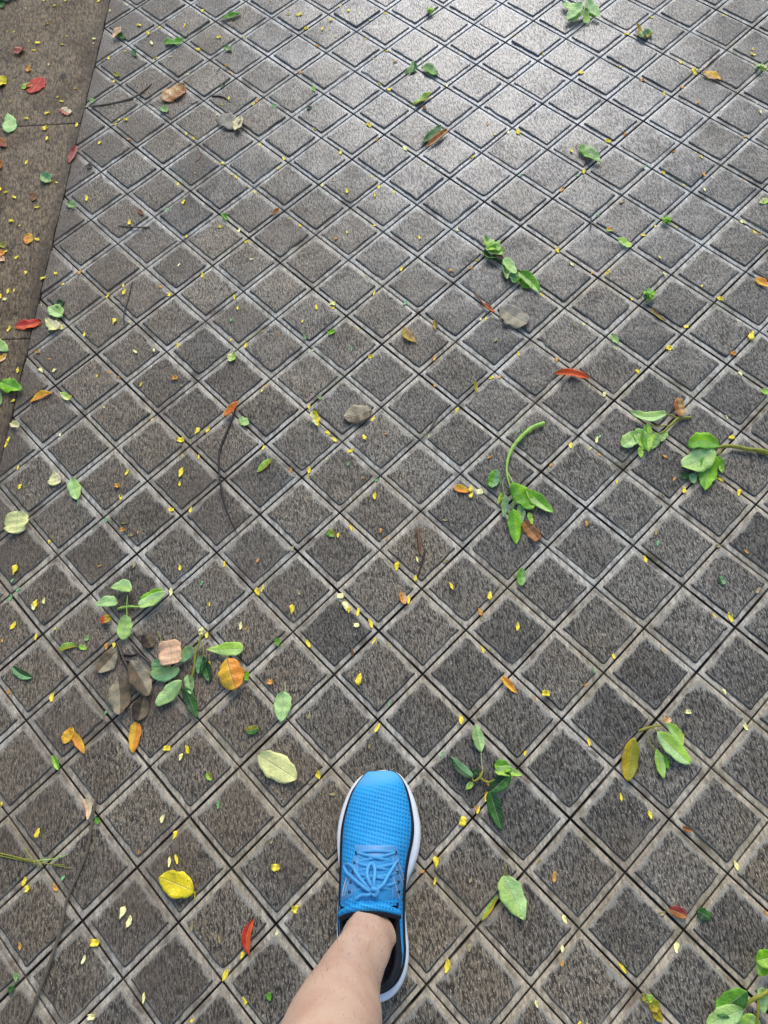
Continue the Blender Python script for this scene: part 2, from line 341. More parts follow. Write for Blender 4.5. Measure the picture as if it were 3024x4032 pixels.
def tube_geo(pts, radii, seg=8, flat=1.0, n=8, jit=0., seed=0):
    """pts 3-D control points, radii per control point; flat squashes the section in z"""
    rs = np.random.default_rng(seed)
    P = catmull(pts, n); R = [v[0] for v in catmull([np.array([r]) for r in radii], n)]
    V, F = [], []; up = np.array([0, 0, 1.])
    for k, p in enumerate(P):
        d = P[min(k+1, len(P)-1)]-P[max(k-1, 0)]; d = d/(np.linalg.norm(d)+1e-12)
        u = np.cross(d, up); u = u/np.linalg.norm(u) if np.linalg.norm(u) > 1e-4 else np.array([1., 0, 0]); v = np.cross(u, d)
        r = max(R[k], 1e-4)*(1+jit*rs.normal())
        for e in range(seg):
            a = 2*math.pi*e/seg; V.append(p+u*r*math.cos(a)+v*r*flat*math.sin(a))
    m = len(P)
    for k in range(m-1):
        for e in range(seg): F.append((k*seg+e, k*seg+(e+1) % seg, (k+1)*seg+(e+1) % seg, (k+1)*seg+e))
    F.append(tuple(range(seg-1, -1, -1))); F.append(tuple((m-1)*seg+e for e in range(seg)))
    return V, F
_sm = {}
def stem_mat(col, rough=.5):
    if col in _sm: return _sm[col]
    m = NT('stem_'+col); tc = m.n('TexCoord').outputs['Object']; a = c3(*LEAFC[col])
    n = m.noise(tc, 160, 4, .6); v = m.math('ADD', .4, m.math('MULTIPLY', n, 1.2))
    m.set(m.p.inputs['Base Color'], m.mix(1.0, a, m.n('CombineColor', i0=v, i1=v, i2=v), 'MULTIPLY')); m.p.inputs['Roughness'].default_value = rough
    m.set(m.p.inputs['Normal'], m.bump(n, .001, .6)); _sm[col] = m.m; return m.m
ITEMS = []      # (px, py, label) for telling the small petals apart
_seed = [10]
def leaf_obj(reg, b, t, w, col, col2=None, parent=None, name='leaf', z=0., zt=None, label=None, cat=None, stalk=None, group=None, scol=None, rough=.42, veins=1.0, **kw):
    _seed[0] += 1
    B = g(reg, *b, z); T = g(reg, *t, z if zt is None else zt)
    mx, my = (b[0]+t[0])/2, (b[1]+t[1])/2; dx, dy = t[0]-b[0], t[1]-b[1]; q = math.hypot(dx, dy)
    p1 = g(reg, mx-dy/q*w/2, my+dx/q*w/2, z); p2 = g(reg, mx+dy/q*w/2, my-dx/q*w/2, z); W = np.linalg.norm((p1-p2)[:2])*(1.12 if parent is not None else 1.04)
    ctr = np.array([(B[0]+T[0])/2, (B[1]+T[1])/2, 0])
    V, F, UV = leaf_geo(B-ctr, T-ctr, W, seed=_seed[0], **kw)
    me = raw_mesh(name, V, F, leaf_mat(col, col2, veins, rough), True, UV)
    o = link(name, me, parent, label, cat, group, loc=ctr if parent is None else None)
    if parent is not None: o.location = ctr - np.array(parent.location)
    if stalk:
        pts = [g(reg, x, y, zz) - ctr for (x, y, zz) in stalk]
        V, F = tube_geo(pts, [.0007]+[.0006]*(len(pts)-1), 6)
        link('stalk', raw_mesh('stalk', V, F, stem_mat(scol or col)), o)
    if parent is None:
        ITEMS.append((*src(reg, mx, my), label))
    return o
def L(reg, b, t, w, col, label, col2=None, **kw): return leaf_obj(reg, b, t, w, col, col2, None, 'fallen_leaf', label=label, cat=kw.pop('cat', 'leaf'), **kw)
def fragment(reg, b, t, w, col, label, col2=None, **kw): return leaf_obj(reg, b, t, w, col, col2, None, 'leaf_fragment', label=label, cat='leaf fragment', **{'rag': .14, **kw})
def twig(reg, pts, r, col, label, cat='twig', name='twig', extra=()):
    P = [g(reg, x, y, rr) for (x, y), rr in zip(pts, r)]; ctr = np.array([P[0][0], P[0][1], 0.])
    _seed[0] += 1
    V, F = tube_geo([p-ctr for p in P], r, 8, jit=.06, seed=_seed[0])
    o = link(name, raw_mesh(name, V, F, stem_mat(col, .42)), None, label, cat, loc=ctr)
    for ex in extra:
        P2 = [g(reg, x, y, rr)-ctr for (x, y, rr) in ex]; V, F = tube_geo(P2, [e[2] for e in ex], 7, jit=.06, seed=_seed[0]+1)
        link('side_shoot', raw_mesh('side_shoot', V, F, stem_mat(col, .42)), o)
    m = pts[len(pts)//2]; ITEMS.append((*src(reg, *m), label)); return o
def sprig(reg, centre, label, stems, leaves, cat='sprig', name='leafy_sprig'):
    """stems: (colour, [(x, y, z, r)...]); leaves: dict per leaf"""
    c = g(reg, *centre); c[2] = 0
    e = bpy.data.objects.new(name, None); COL.objects.link(e); e.location = c; e['label'] = label; e['category'] = cat; e.empty_display_size = .02
    for col, pts in stems:
        P = [g(reg, x, y, zz)-c for (x, y, zz, r) in pts]; V, F = tube_geo(P, [p[3] for p in pts], 8, jit=.04, seed=_seed[0])
        link('stem', raw_mesh('stem', V, F, stem_mat(col)), e)
    for lf in leaves:
        lf = dict(lf); b, t, w, col = lf.pop('b'), lf.pop('t'), lf.pop('w'), lf.pop('c'); leaf_obj(reg, b, t, w, col, lf.pop('c2', None), e, 'leaf', **lf)
    ITEMS.append((*src(reg, *centre), label)); return e

# ---------------------------------------------------------------- single leaves (survey window, base, tip, width)
L('01', (195, 612), (276, 508), 88, 'red', 'dark red rounded leaf on the brown concrete', fold=.15, curl=.03, wav=.03, shape='oval', stalk=[(195, 612, .002), (178, 628, .003), (162, 638, .002)], scol='brown')
L('01', (212, 548), (140, 582), 34, 'lime', 'narrow yellow green leaf tucked beside the dark red leaf', shape='lance', fold=.5, curl=.03)
L('01', (-30, 575), (28, 505), 70, 'yellow', 'bright yellow round leaf cut by the left photo edge', shape='round', fold=.15)
L('01', (72, 866), (60, 745), 92, 'mint', 'pale mint green heart shaped leaf on brown concrete', shape='ovate', fold=.12, curl=.03)
L('01', (98, 358), (168, 322), 44, 'pink', 'small pinkish red curled leaf on brown concrete', fold=.7, curl=.12)
fragment('01', (400, 712), (462, 745), 42, 'pink', 'torn pale pink leaf scrap left of the paving edge', 'cream', shape='box', fold=.2)
L('01', (-20, 905), (45, 962), 60, 'crimson', 'dull dark red leaf at the left photo edge', 'rust', fold=.3)
L('01', (-14, 1120), (6, 1035), 42, 'rust', 'brown wet leaf edge at the left photo border', fold=.2, rough=.75, veins=.2)
L('01', (498, 952), (448, 1064), 46, 'crimson', 'dusky crimson leaf lying across the paving edge', 'pink', fold=.45, curl=.06, shape='lance')
L('01', (336, 1186), (268, 1138), 76, 'teal', 'bluish green folded leaf with a petal on it', 'sage', fold=.55, curl=.08, stalk=[(268, 1180, .004), (268, 1210, .002)])
fragment('01', (208, 1255), (226, 1306), 40, 'brown', 'dark brown leaf scrap on the concrete below the bluish leaf', shape='box', fold=.1)
L('01', (186, 1588), (188, 1520), 60, 'gold', 'small orange hexagonal leaf on brown concrete', 'orange', shape='round', fold=.25)
L('01', (-22, 1665), (34, 1632), 44, 'orange', 'orange leaf under green bits at the left edge', shape='oval', fold=.3)
fragment('01', (2, 1580), (38, 1612), 40, 'olive', 'dull green scrap above the orange leaf on the left edge', fold=.5)
L('01', (786, 192), (738, 264), 48, 'peach', 'beige folded leaf near the top of the paving edge', 'cream', fold=.75, curl=.12, roll=.2, stalk=[(784, 195, .006), (802, 190, .004), (818, 196, .002)], scol='brown')
L('01', (770, 224), (812, 258), 34, 'deep', 'dark green leaf piece under the beige folded leaf', fold=.3)
L('01', (1070, 285), (1190, 274), 38, 'green', 'ragged green leaf strip in a paver joint near the top left', rag=.2, shape='box', fold=.4, curl=.05)
fragment('01', (862, 330), (884, 375), 34, 'deep', 'crumpled dark green scrap by a joint near the top left', fold=.6, rag=.2)
fragment('01', (1462, 310), (1502, 335), 40, 'sage', 'pale green crumpled scrap on a grey paver near the top', fold=.5, rag=.2)
L('01', (1565, 92), (1436, 130), 32, 'green', 'slim green leaf pointing left near the top edge', shape='lance', fold=.6, curl=.06)
L('01', (1056, 662), (1202, 560), 88, 'rust', 'wet shiny brown leaf with a long stalk', 'tan', fold=.12, curl=.04, wav=.12, rough=.1, shape='oval', stalk=[(1060, 660, .003), (1050, 680, .003), (1038, 702, .001)], scol='brown')
fragment('01', (1045, 700), (1092, 730), 42, 'sage', 'small pale green scrap below the shiny brown leaf', fold=.3, rag=.2)
L('01', (1432, 768), (1540, 828), 92, 'bluegrey', 'flat withered grey leaf under a beige curl', shape='box', fold=.08)
L('01', (1528, 858), (1566, 768), 62, 'cream', 'beige curled leaf lobe on the withered grey leaf', shape='oval', fold=.7, curl=.1, z=.004)
fragment('01', (440, 1322), (500, 1350), 44, 'sage', 'pale green crumpled scrap near the left paving edge', fold=.6, rag=.22)
fragment('01', (1444, 1390), (1476, 1432), 36, 'green', 'green crumpled scrap on a paver corner', fold=.6, rag=.22)
fragment('01', (896, 1360), (930, 1398), 26, 'brown', 'small brown curled scrap in a joint', fold=.5)
fragment('01', (738, 480), (778, 500), 26, 'olive', 'dull olive scrap on a joint crossing by the left edge', fold=.4)
fragment('01', (585, 668), (622, 648), 30, 'sage', 'pale green scrap at the end of the long thin twig', fold=.4)
fragment('01', (566, 1072), (602, 1095), 30, 'darkbrown', 'black debris scrap on a paver near the left edge', fold=.3, rag=.25)
fragment('01', (1425, 565), (1462, 550), 22, 'dark', 'dark green scrap in a joint right of the shiny brown leaf', fold=.3)
twig('01', [(580, 690), (700, 674), (800, 652), (872, 628), (940, 578), (982, 540)], [.0016, .0018, .002, .0028, .0022, .0014], 'umber', 'long thin brown twig reaching from the paving edge')
twig('01', [(1368, 622), (1420, 622), (1462, 636), (1492, 664)], [.0014, .0016, .0014, .001], 'darkbrown', 'curved dark leaf stalk right of the shiny brown leaf')
twig('01', [(770, 1462), (850, 1470), (920, 1474), (972, 1468)], [.001, .0018, .002, .001], 'umber', 'short brown twig lying level on a paver')
twig('01', [(1430, 432), (1412, 462), (1390, 498)], [.0014, .001, .0007], 'darkbrown', 'short dark hooked stalk near the top')
twig('01', [(1278, 958), (1300, 990), (1296, 1022), (1262, 1052)], [.0007, .0007, .0007, .0005], 'brown', 'hair thin brown stalk on a paver')
twig('01', [(648, 1118), (656, 1140), (646, 1166)], [.001, .001, .0006], 'darkbrown', 'tiny dark stalk bit near the left paving edge')
sprig('01', (10, -10), 'dark green leaves at the top left corner', [('dark', [(-60, -60, .01, .002), (-10, -20, .012, .0015), (40, 0, .008, .001)])],
      [dict(b=(-20, -40), t=(70, 10), w=60, c='dark', z=.008, zt=.003, fold=.3), dict(b=(-40, -10), t=(30, 55), w=50, c='deep', z=.008, zt=.002, fold=.3), dict(b=(20, -50), t=(120, -25), w=50, c='deep', z=.01, zt=.004, fold=.3)])

L('02', (1085, 436), (1180, 492), 62, 'green', 'green leaf with a yellow stalk near the top', 'sage', fold=.5, curl=.04, stalk=[(1086, 436, .004), (1074, 402, .004), (1078, 385, .004), (1070, 355, .004), (1068, 318, .002)], scol='lime')
L('02', (1022, 412), (948, 490), 46, 'sage', 'crumpled green leaf left of the green stalked leaf', 'deep', fold=.7, bow=.25, curl=.1)
L('02', (1132, 612), (1016, 692), 34, 'lime', 'rumpled yellow green leaf in a joint', 'olive', fold=.5, rag=.16, wav=.3)
fragment('02', (1082, 690), (1104, 712), 18, 'rust', 'tiny rust scrap below the rumpled yellow green leaf', fold=.3)
L('02', (1240, 852), (1098, 966), 46, 'rust', 'curled shiny orange brown leaf', 'tan', fold=.8, curl=.05, rough=.15, stalk=[(1236, 856, .004), (1250, 842, .002)])
L('02', (1200, 822), (1075, 938), 46, 'deep', 'dark green leaf behind the curled orange brown leaf', fold=.4, curl=.03)
fragment('02', (368, 565), (382, 596), 24, 'bright', 'tiny bright green scrap near the top centre', fold=.4)
fragment('02', (108, 680), (132, 704), 24, 'teal', 'tiny bluish green scrap near the top centre', fold=.2)
fragment('02', (330, 712), (362, 692), 22, 'dark', 'tiny dark green scrap near the top centre', fold=.2)
L('02', (152, 1354), (106, 1402), 28, 'rust', 'small rusty folded leaf on a joint', fold=.7)
twig('02', [(1608, 872), (1570, 900), (1540, 930)], [.001, .0009, .0006], 'brown', 'thin brown stalk beside the curled orange brown leaf')
sprig('02', (1130, 68), 'tiny bright green seedling with star of leaflets', [('lime', [(1130, 95, .001, .0008), (1130, 78, .006, .0008), (1130, 68, .009, .0008)])],
      [dict(b=(1130, 68), t=(1130+28*math.cos(a), 68-24*math.sin(a)), w=17, c='bright', c2='lime', z=.008, zt=.004, fold=.3, N=8, M=4) for a in (0.2, 1.3, 2.4, 3.4, 4.4, 5.4)], cat='seedling', name='seedling')

sprig('I', (470, 60), 'pale green five leaved sprig at the top edge', [('lime', [(500, 0, .012, .0016), (478, 60, .016, .0016), (455, 140, .018, .0014)]), ('lime', [(420, 20, .012, .001), (400, 60, .015, .001)])],
      [dict(b=(345, 128), t=(124, 50), w=95, c='mint', c2='palegreen', z=.012, zt=.006, fold=.3, shape='lance'), dict(b=(420, 60), t=(185, 296), w=130, c='mint', z=.020, zt=.010, fold=.25, shape='ovate'),
       dict(b=(452, 180), t=(205, 335), w=75, c='lime', c2='palegreen', z=.008, zt=.003, fold=.5, shape='lance'), dict(b=(500, 10), t=(690, 282), w=135, c='mint', z=.020, zt=.006, fold=.3, shape='ovate'),
       dict(b=(475, 130), t=(490, 355), w=110, c='palegreen', c2='lime', z=.014, zt=.002, fold=.35, shape='obov'), dict(b=(540, 170), t=(600, 270), w=70, c='lime', z=.008, zt=.002, fold=.3), dict(b=(520, -40), t=(380, 8), w=50, c='mint', z=.014, zt=.012, fold=.3)])
L('I', (1215, 370), (1205, 580), 66, 'tan', 'curled tan brown leaf on a joint crossing at the top right', 'mustard', fold=.9, bow=.18, curl=.06)
L('I', (1258, 575), (1455, 500), 95, 'olive', 'crumpled olive leaf right of the curled tan brown leaf', 'sage', shape='box', fold=.5, wav=.4, rag=.1)
L('03', (1240, 476), (1356, 522), 50, 'tan', 'tan orange leaf at the right side near the top', 'gold', fold=.3, curl=.03, stalk=[(1244, 476, .002), (1224, 462, .002), (1205, 452, .001)], scol='brown')
sprig('03', (1615, 436), 'tiny green seedling at the right edge near the top', [('green', [(1615, 460, .001, .001), (1615, 440, .010, .001)])],
      [dict(b=(1615, 436), t=(1615+40*math.cos(a), 440-32*math.sin(a)), w=22, c=cc, z=.008, zt=.003, fold=.3, N=8, M=4) for a, cc in ((.1, 'paleyellow'), (1.4, 'green'), (2.6, 'palegreen'), (3.6, 'deep'), (5.3, 'lime'))], cat='seedling', name='seedling')
L('03', (438, 958), (572, 1068), 76, 'green', 'glossy green leaf on a paver in the upper right', 'sage', fold=.35, curl=.05, rough=.18, lift=.004, stalk=[(440, 960, .006), (425, 945, .003), (412, 935, .002)], scol='brown')
sprig('03', (1000, 1425), 'small bright green seedling on a joint crossing', [('green', [(1000, 1450, .001, .001), (1000, 1428, .010, .001)])],
      [dict(b=(1000, 1425), t=(1000+36*math.cos(a), 1428-34*math.sin(a)), w=24, c=cc, z=.008, zt=.003, fold=.3, N=8, M=4) for a, cc in ((.3, 'bright'), (1.5, 'green'), (2.7, 'bright'), (3.7, 'lime'), (4.8, 'green'), (5.6, 'bright'))], cat='seedling', name='seedling')
L('03', (688, 1548), (772, 1608), 44, 'palegreen', 'flat pale green leaf on the right side', 'lime', shape='oval', fold=.15)
L('03', (1660, 1296), (1598, 1326), 36, 'paleyellow', 'yellowish green leaf at the right edge', 'lime', fold=.3)
twig('03', [(512, 1408), (514, 1445), (506, 1486)], [.0015, .0016, .0008], 'darkbrown', 'short black stalk standing over a joint on the right')
twig('03', [(1240, 455), (1290, 400), (1345, 352)], [.0012, .0014, .0008], 'brown', 'reddish crumbling stalk in a joint at the top right')
fragment('03', (612, 1482), (650, 1502), 30, 'lime', 'small orange green scrap on a right hand joint', 'orange', fold=.3)

L('11', (276, 432), (102, 468), 62, 'red', 'bright red oblong leaf across the paving edge', 'redorange', shape='oval', fold=.3, rag=.07, wav=.2)
L('11', (412, 395), (325, 338), 92, 'palegreen', 'pale green cupped leaf near the bright red leaf', 'mint', shape='oval', fold=.4, curl=.08, stalk=[(408, 396, .006), (412, 420, .004), (402, 438, .002)], scol='dark')
L('11', (358, 330), (424, 296), 52, 'dark', 'dark green leaf behind the pale green cupped leaf', fold=.3)
L('11', (298, 408), (378, 484), 80, 'paleyellow', 'pale yellow blotched leaf right of the bright red leaf', 'cream', shape='obov', fold=.2, rag=.1)
L('11', (-50, 560), (64, 622), 76, 'sage', 'greyish green leaf at the left photo edge', 'palegreen', fold=.3)
L('11', (-14, 692), (50, 640), 36, 'peach', 'pale orange leaf under the greyish green leaf', 'gold', fold=.3)
L('J', (70, 420), (610, 610), 360, 'bright', 'bright green pointed leaf at the left edge', 'green', shape='ovate', fold=.25, curl=.05, wav=.25, lift=.006)
L('J', (10, 620), (0, 1010), 150, 'green', 'green upright leaf below the bright green pointed leaf', 'sage', fold=.5)
L('J', (1330, 640), (775, 900), 180, 'gold', 'curved orange yellow leaf on the left paving edge', 'orange', shape='lance', bow=-.14, fold=.6, curl=.05, stalk=[(785, 890, .006), (760, 950, .003), (742, 1000, .001)], scol='cream')
L('11', (78, 1092), (134, 1112), 52, 'cream', 'small cream bud shaped leaf on the paving edge', 'paleyellow', shape='oval', fold=.6, lift=.004)
L('11', (355, 1398), (362, 1492), 84, 'paleyellow', 'pale yellow folded leaf on the lower left pavers', 'cream', shape='obov', fold=.25)
L('11', (466, 1442), (506, 1584), 84, 'mint', 'pale green oval leaf with pale stalk on the left', 'palegreen', shape='oval', fold=.15, curl=.03, stalk=[(504, 1580, .003), (506, 1600, .002), (502, 1622, .001)])
twig('11', [(856, 168), (846, 220), (828, 290), (804, 372), (802, 410), (806, 446)], [.0012, .0012, .0012, .0012, .0012, .0008], 'black', 'thin dark curved stalk on a left hand paver')
L('11', (1462, 1050), (1552, 946), 50, 'redorange', 'red orange folded leaf at the top of a long black stalk', 'orange', fold=.8, curl=.04, rough=.2, lift=.004)
twig('11', [(1530, 980), (1510, 1040), (1462, 1160), (1422, 1270), (1420, 1390), (1432, 1490), (1450, 1590), (1490, 1700), (1545, 1815)], [.0012, .0019, .0019, .0019, .0019, .0019, .0016, .0012, .0007], 'black', 'long black curved leaf stalk')
fragment('11', (1556, 1052), (1608, 1100), 56, 'palegreen', 'pale green torn leaf scrap beside the long black stalk', 'mint', shape='oval', fold=.15, rag=.1)
L('11', (1512, 632), (1496, 690), 56, 'paleyellow', 'pale yellow green withered flower head on a stalk', 'lime', shape='round', fold=.4, cat='flower', stalk=[(1512, 632, .004), (1560, 580, .003), (1640, 520, .003), (1700, 478, .001)], scol='olive')
L('11', (-30, -4), (36, 40), 52, 'peach', 'pale orange leaf at the left edge of the photo', fold=.3)
L('11', (398, 890), (456, 938), 42, 'paleyellow', 'small lemon oval leaf right of the curved orange leaf', 'lime', shape='oval', fold=.3)

L('12', (752, 1008), (568, 1056), 116, 'grey', 'wet grey brown oval leaf near the photo centre', 'umber', shape='oval', fold=.08, rough=.2)
L('12', (368, 1012), (406, 1114), 58, 'paleyellow', 'crumpled yellow leaf left of the grey brown oval leaf', 'yellow', fold=.5, rag=.15, wav=.3)
L('12', (962, 472), (1046, 566), 56, 'mustard', 'curved olive yellow leaf above the photo centre', 'tan', fold=.5, bow=-.16, curl=.04, lift=.003)
twig('12', [(1418, 240), (1450, 280), (1482, 322), (1520, 350), (1552, 378)], [.0022, .002, .0024, .0018, .001], 'brown', 'reddish brown twig stub')
L('12', (1480, 312), (1548, 372), 28, 'redorange', 'narrow orange leaf on the reddish brown twig stub', 'rust', fold=.5, z=.002)
L('A', (500, 1330), (935, 1600), 330, 'grey', 'flat grey withered leaf right of the reddish twig', 'bluegrey', shape='oval', fold=.06, rag=.1)
L('12', (98, 1320), (6, 1408), 46, 'lime', 'yellow green curled leaf right of the black stalk', 'olive', fold=.5, curl=.05)
twig('12', [(1172, 1030), (1140, 1100), (1105, 1150), (1058, 1192)], [.0016, .0018, .0018, .001], 'umber', 'dark twig lying in a paver joint')
L('12', (1418, 806), (1430, 898), 24, 'olive', 'narrow olive leaf on the right of the centre', 'mustard', shape='lance', fold=.6)
L('12', (1160, 420), (1164, 488), 38, 'mustard', 'small brown olive leaf on a joint', 'umber', fold=.4)
L('12', (1282, 1502), (1386, 1530), 54, 'orange', 'orange leaf beside yellow petals and the long green shoot', 'gold', fold=.45, curl=.05)
fragment('12', (466, 512), (518, 480), 28, 'bright', 'bright green leaf scrap on a central paver', fold=.4, rag=.18)
fragment('12', (400, 912), (434, 928), 24, 'sage', 'tiny pale green scrap on a central paver edge', fold=.3)
fragment('12', (310, 518), (324, 545), 20, 'teal', 'tiny teal scrap left of the bright green scrap', fold=.2)
fragment('13', (640, 512), (690, 575), 42, 'palegreen', 'pale green scrap in a joint at the right', 'sage', fold=.4)
L('13', (898, 345), (992, 430), 24, 'olive', 'thin yellow brown leaf strip in a right hand joint', 'brown', shape='lance', fold=.4)
sprig('13', (888, 245), 'bright green crumpled seedling on a joint at right', [('green', [(888, 290, .001, .0012), (888, 255, .012, .0012)])],
      [dict(b=(888, 255), t=(888+46*math.cos(a), 250-46*math.sin(a)), w=32, c=cc, z=.012, zt=.006, fold=.4, N=8, M=4) for a, cc in ((.4, 'bright'), (1.6, 'green'), (2.6, 'bright'), (3.6, 'deep'), (4.7, 'bright'), (5.6, 'lime'))], cat='seedling', name='seedling')
L('13', (272, 772), (500, 806), 56, 'redorange', 'curled bright red orange leaf with a brown stalk', 'redorange', shape='lance', bow=.1, fold=.75, curl=.04, lift=.003, stalk=[(494, 806, .003), (520, 850, .003), (560, 895, .002), (606, 920, .001)], scol='brown')
L('13', (1575, 148), (1672, 208), 48, 'gold', 'orange yellow leaf at the right photo edge', 'orange', fold=.3)
fragment('13', (1612, 868), (1660, 900), 32, 'lime', 'light green scrap at the right photo edge', fold=.3)

sprig('A', (560, 480), 'torn green sprig with twisted wet leaves above right of centre', [('brown', [(380, 420, .004, .002), (520, 450, .010, .0022), (600, 560, .008, .0018), (780, 740, .006, .0012)]), ('lime', [(190, 370, .002, .001), (300, 470, .004, .0012), (420, 470, .006, .001)])],
      [dict(b=(470, 400), t=(235, 170), w=190, c='palegreen', c2='lime', z=.014, zt=.012, fold=.4, wav=.3, rag=.15), dict(b=(560, 400), t=(240, 330), w=170, c='green', c2='palegreen', z=.012, zt=.016, fold=.45), dict(b=(250, 350), t=(560, 560), w=190, c='dark', c2='darkbrown', z=.001, fold=.15),
       dict(b=(560, 500), t=(760, 760), w=150, c='palegreen', c2='mint', z=.010, zt=.012, fold=.35), dict(b=(560, 540), t=(615, 860), w=110, c='sage', c2='palegreen', z=.006, zt=.006, fold=.5, wav=.3),
       dict(b=(790, 720), t=(700, 900), w=200, c='teal', c2='green', z=.006, zt=.004, fold=.3, rough=.12), dict(b=(800, 720), t=(1140, 1060), w=180, c='palegreen', c2='green', z=.014, zt=.003, fold=.45, bow=.1), dict(b=(810, 790), t=(1010, 1000), w=170, c='green', z=.004, zt=.002, fold=.25)])
sprig('B', (580, 900), 'long curved green shoot with fresh leaves at its lower end', [('lime', [(1180, 190, .006, .0042), (1020, 240, .007, .0040), (880, 340, .007, .0036), (740, 490, .007, .0034), (660, 610, .007, .0030), (600, 770, .008, .0024), (585, 950, .009, .0018), (620, 1130, .010, .0014), (690, 1300, .009, .001), (735, 1470, .005, .0006)]),
      ('lime', [(590, 960, .009, .0012), (650, 1060, .012, .001), (700, 1180, .014, .0008)]), ('sage', [(560, 1050, .008, .001), (520, 1150, .006, .001), (560, 1380, .006, .0008)])],
      [dict(b=(420, 930), t=(340, 1225), w=190, c='green', c2='teal', z=.006, zt=.004, fold=.35, rough=.16, shape='oval'), dict(b=(660, 1150), t=(1000, 1560), w=270, c='green', c2='bright', z=.016, zt=.004, fold=.3, shape='oval', wav=.25), dict(b=(900, 1260), t=(1330, 1615), w=190, c='palegreen', c2='green', z=.012, zt=.003, fold=.35, shape='ovate'),
       dict(b=(565, 1340), t=(535, 1690), w=110, c='sage', c2='teal', z=.005, zt=.002, fold=.4), dict(b=(520, 1290), t=(440, 1480), w=70, c='lime', c2='olive', z=.004, zt=.002, fold=.3), dict(b=(685, 1560), t=(735, 2125), w=200, c='green', c2='bright', z=.007, zt=.002, fold=.2, shape='ovate', stalk=[(685, 1570, .008), (680, 1450, .009), (690, 1340, .009)]),
       dict(b=(805, 1480), t=(815, 1790), w=130, c='palegreen', c2='sage', z=.006, zt=.004, fold=.35, stalk=[(805, 1490, .007), (785, 1400, .01)]), dict(b=(930, 1610), t=(990, 1800), w=80, c='lime', z=.003, zt=.001, fold=.3)])
L('B', (850, 1760), (1090, 2050), 190, 'rust', 'rust brown leaf under the long green shoot', 'brown', shape='box', fold=.2, rag=.1)
sprig('C', (600, 300), 'wilted pale green sprig with a beige leaf at right', [('olive', [(860, 250, .003, .0022), (720, 262, .006, .0026), (640, 330, .007, .0024), (560, 400, .006, .0016), (480, 430, .005, .001)]), ('olive', [(720, 262, .006, .0016), (640, 225, .006, .0014), (560, 215, .006, .001)]), ('olive', [(640, 330, .007, .0012), (480, 340, .006, .0012), (420, 320, .006, .001)])],
      [dict(b=(590, 220), t=(200, 190), w=100, c='palegreen', c2='mint', z=.014, zt=.010, fold=.35, bow=.12, shape='ovate'), dict(b=(300, 420), t=(125, 560), w=150, c='palegreen', c2='mint', z=.006, zt=.004, fold=.25, shape='oval'), dict(b=(280, 370), t=(400, 600), w=140, c='lime', c2='palegreen', z=.008, zt=.003, fold=.35, shape='lance'),
       dict(b=(390, 320), t=(400, 620), w=120, c='green', c2='lime', z=.010, zt=.004, fold=.35, shape='lance'), dict(b=(500, 420), t=(440, 590), w=110, c='lime', c2='sage', z=.006, zt=.002, fold=.3), dict(b=(590, 390), t=(525, 510), w=80, c='palegreen', z=.005, zt=.002, fold=.3), dict(b=(320, 560), t=(330, 680), w=60, c='lime', z=.003, zt=.001, fold=.4)])
L('C', (745, 252), (705, 55), 112, 'tan', 'crinkled beige leaf at the tip of the wilted pale sprig', 'rust', shape='oval', fold=.25, wav=.3, z=.006, rag=.07)
sprig('C', (1130, 580), 'green sprig with broad leaves at the right photo edge', [('olive', [(1690, 640, .006, .0040), (1600, 600, .007, .0042), (1450, 580, .008, .0034), (1320, 555, .008, .0034), (1210, 550, .009, .0036), (1100, 570, .008, .0024)]), ('olive', [(1180, 570, .008, .0014), (1150, 640, .006, .0012), (1130, 690, .004, .001)])],
      [dict(b=(1140, 560), t=(805, 560), w=170, c='bright', c2='green', z=.012, zt=.012, fold=.35, bow=-.2, shape='oval'), dict(b=(1090, 600), t=(740, 770), w=220, c='mint', c2='palegreen', z=.010, zt=.006, fold=.25, bow=.08, shape='oval'), dict(b=(1060, 640), t=(985, 1030), w=200, c='green', c2='bright', z=.005, zt=.001, fold=.3, shape='ovate', rag=.1),
       dict(b=(860, 840), t=(880, 950), w=80, c='teal', z=.002, fold=.3), dict(b=(1140, 660), t=(1180, 840), w=80, c='lime', c2='green', z=.004, zt=.001, fold=.4), dict(b=(830, 850), t=(740, 890), w=60, c='deep', z=.001, fold=.3)])

L('21', (125, 6), (112, 150), 150, 'paleyellow', 'large pale yellow round leaf at the lower left edge', 'paleyellow', shape='round', fold=.12, curl=.04, lift=.004)
sprig('D', (700, 480), 'three pale green leaves round one upright leaf at lower left', [('lime', [(560, 530, .004, .0018), (620, 510, .006, .0022), (760, 490, .006, .002), (900, 500, .004, .001)]), ('lime', [(715, 300, .012, .0008), (700, 480, .011, .0008), (705, 640, .010, .0008)])],
      [dict(b=(790, 220), t=(440, 190), w=190, c='mint', c2='palegreen', z=.016, zt=.012, fold=.2, bow=-.16, shape='ovate'), dict(b=(565, 430), t=(180, 480), w=170, c='mint', z=.014, zt=.010, fold=.25, bow=-.12, shape='ovate'), dict(b=(700, 640), t=(640, 1040), w=230, c='palegreen', z=.012, zt=.006, fold=.15, shape='oval'),
       dict(b=(900, 500), t=(1370, 250), w=170, c='palegreen', c2='mint', z=.012, zt=.010, fold=.25, shape='ovate'), dict(b=(930, 380), t=(1300, 220), w=130, c='bright', z=.010, zt=.008, fold=.2, shape='oval')])
L('D', (375, 640), (380, 790), 190, 'redorange', 'round orange red fruit scrap under the pale green leaves', 'mustard', shape='round', fold=-.5, lift=.004, cat='fruit scrap')
L('21', (388, 902), (512, 872), 46, 'olive', 'curved olive green leaf at the lower left', 'lime', bow=.15, fold=.6, curl=.04)
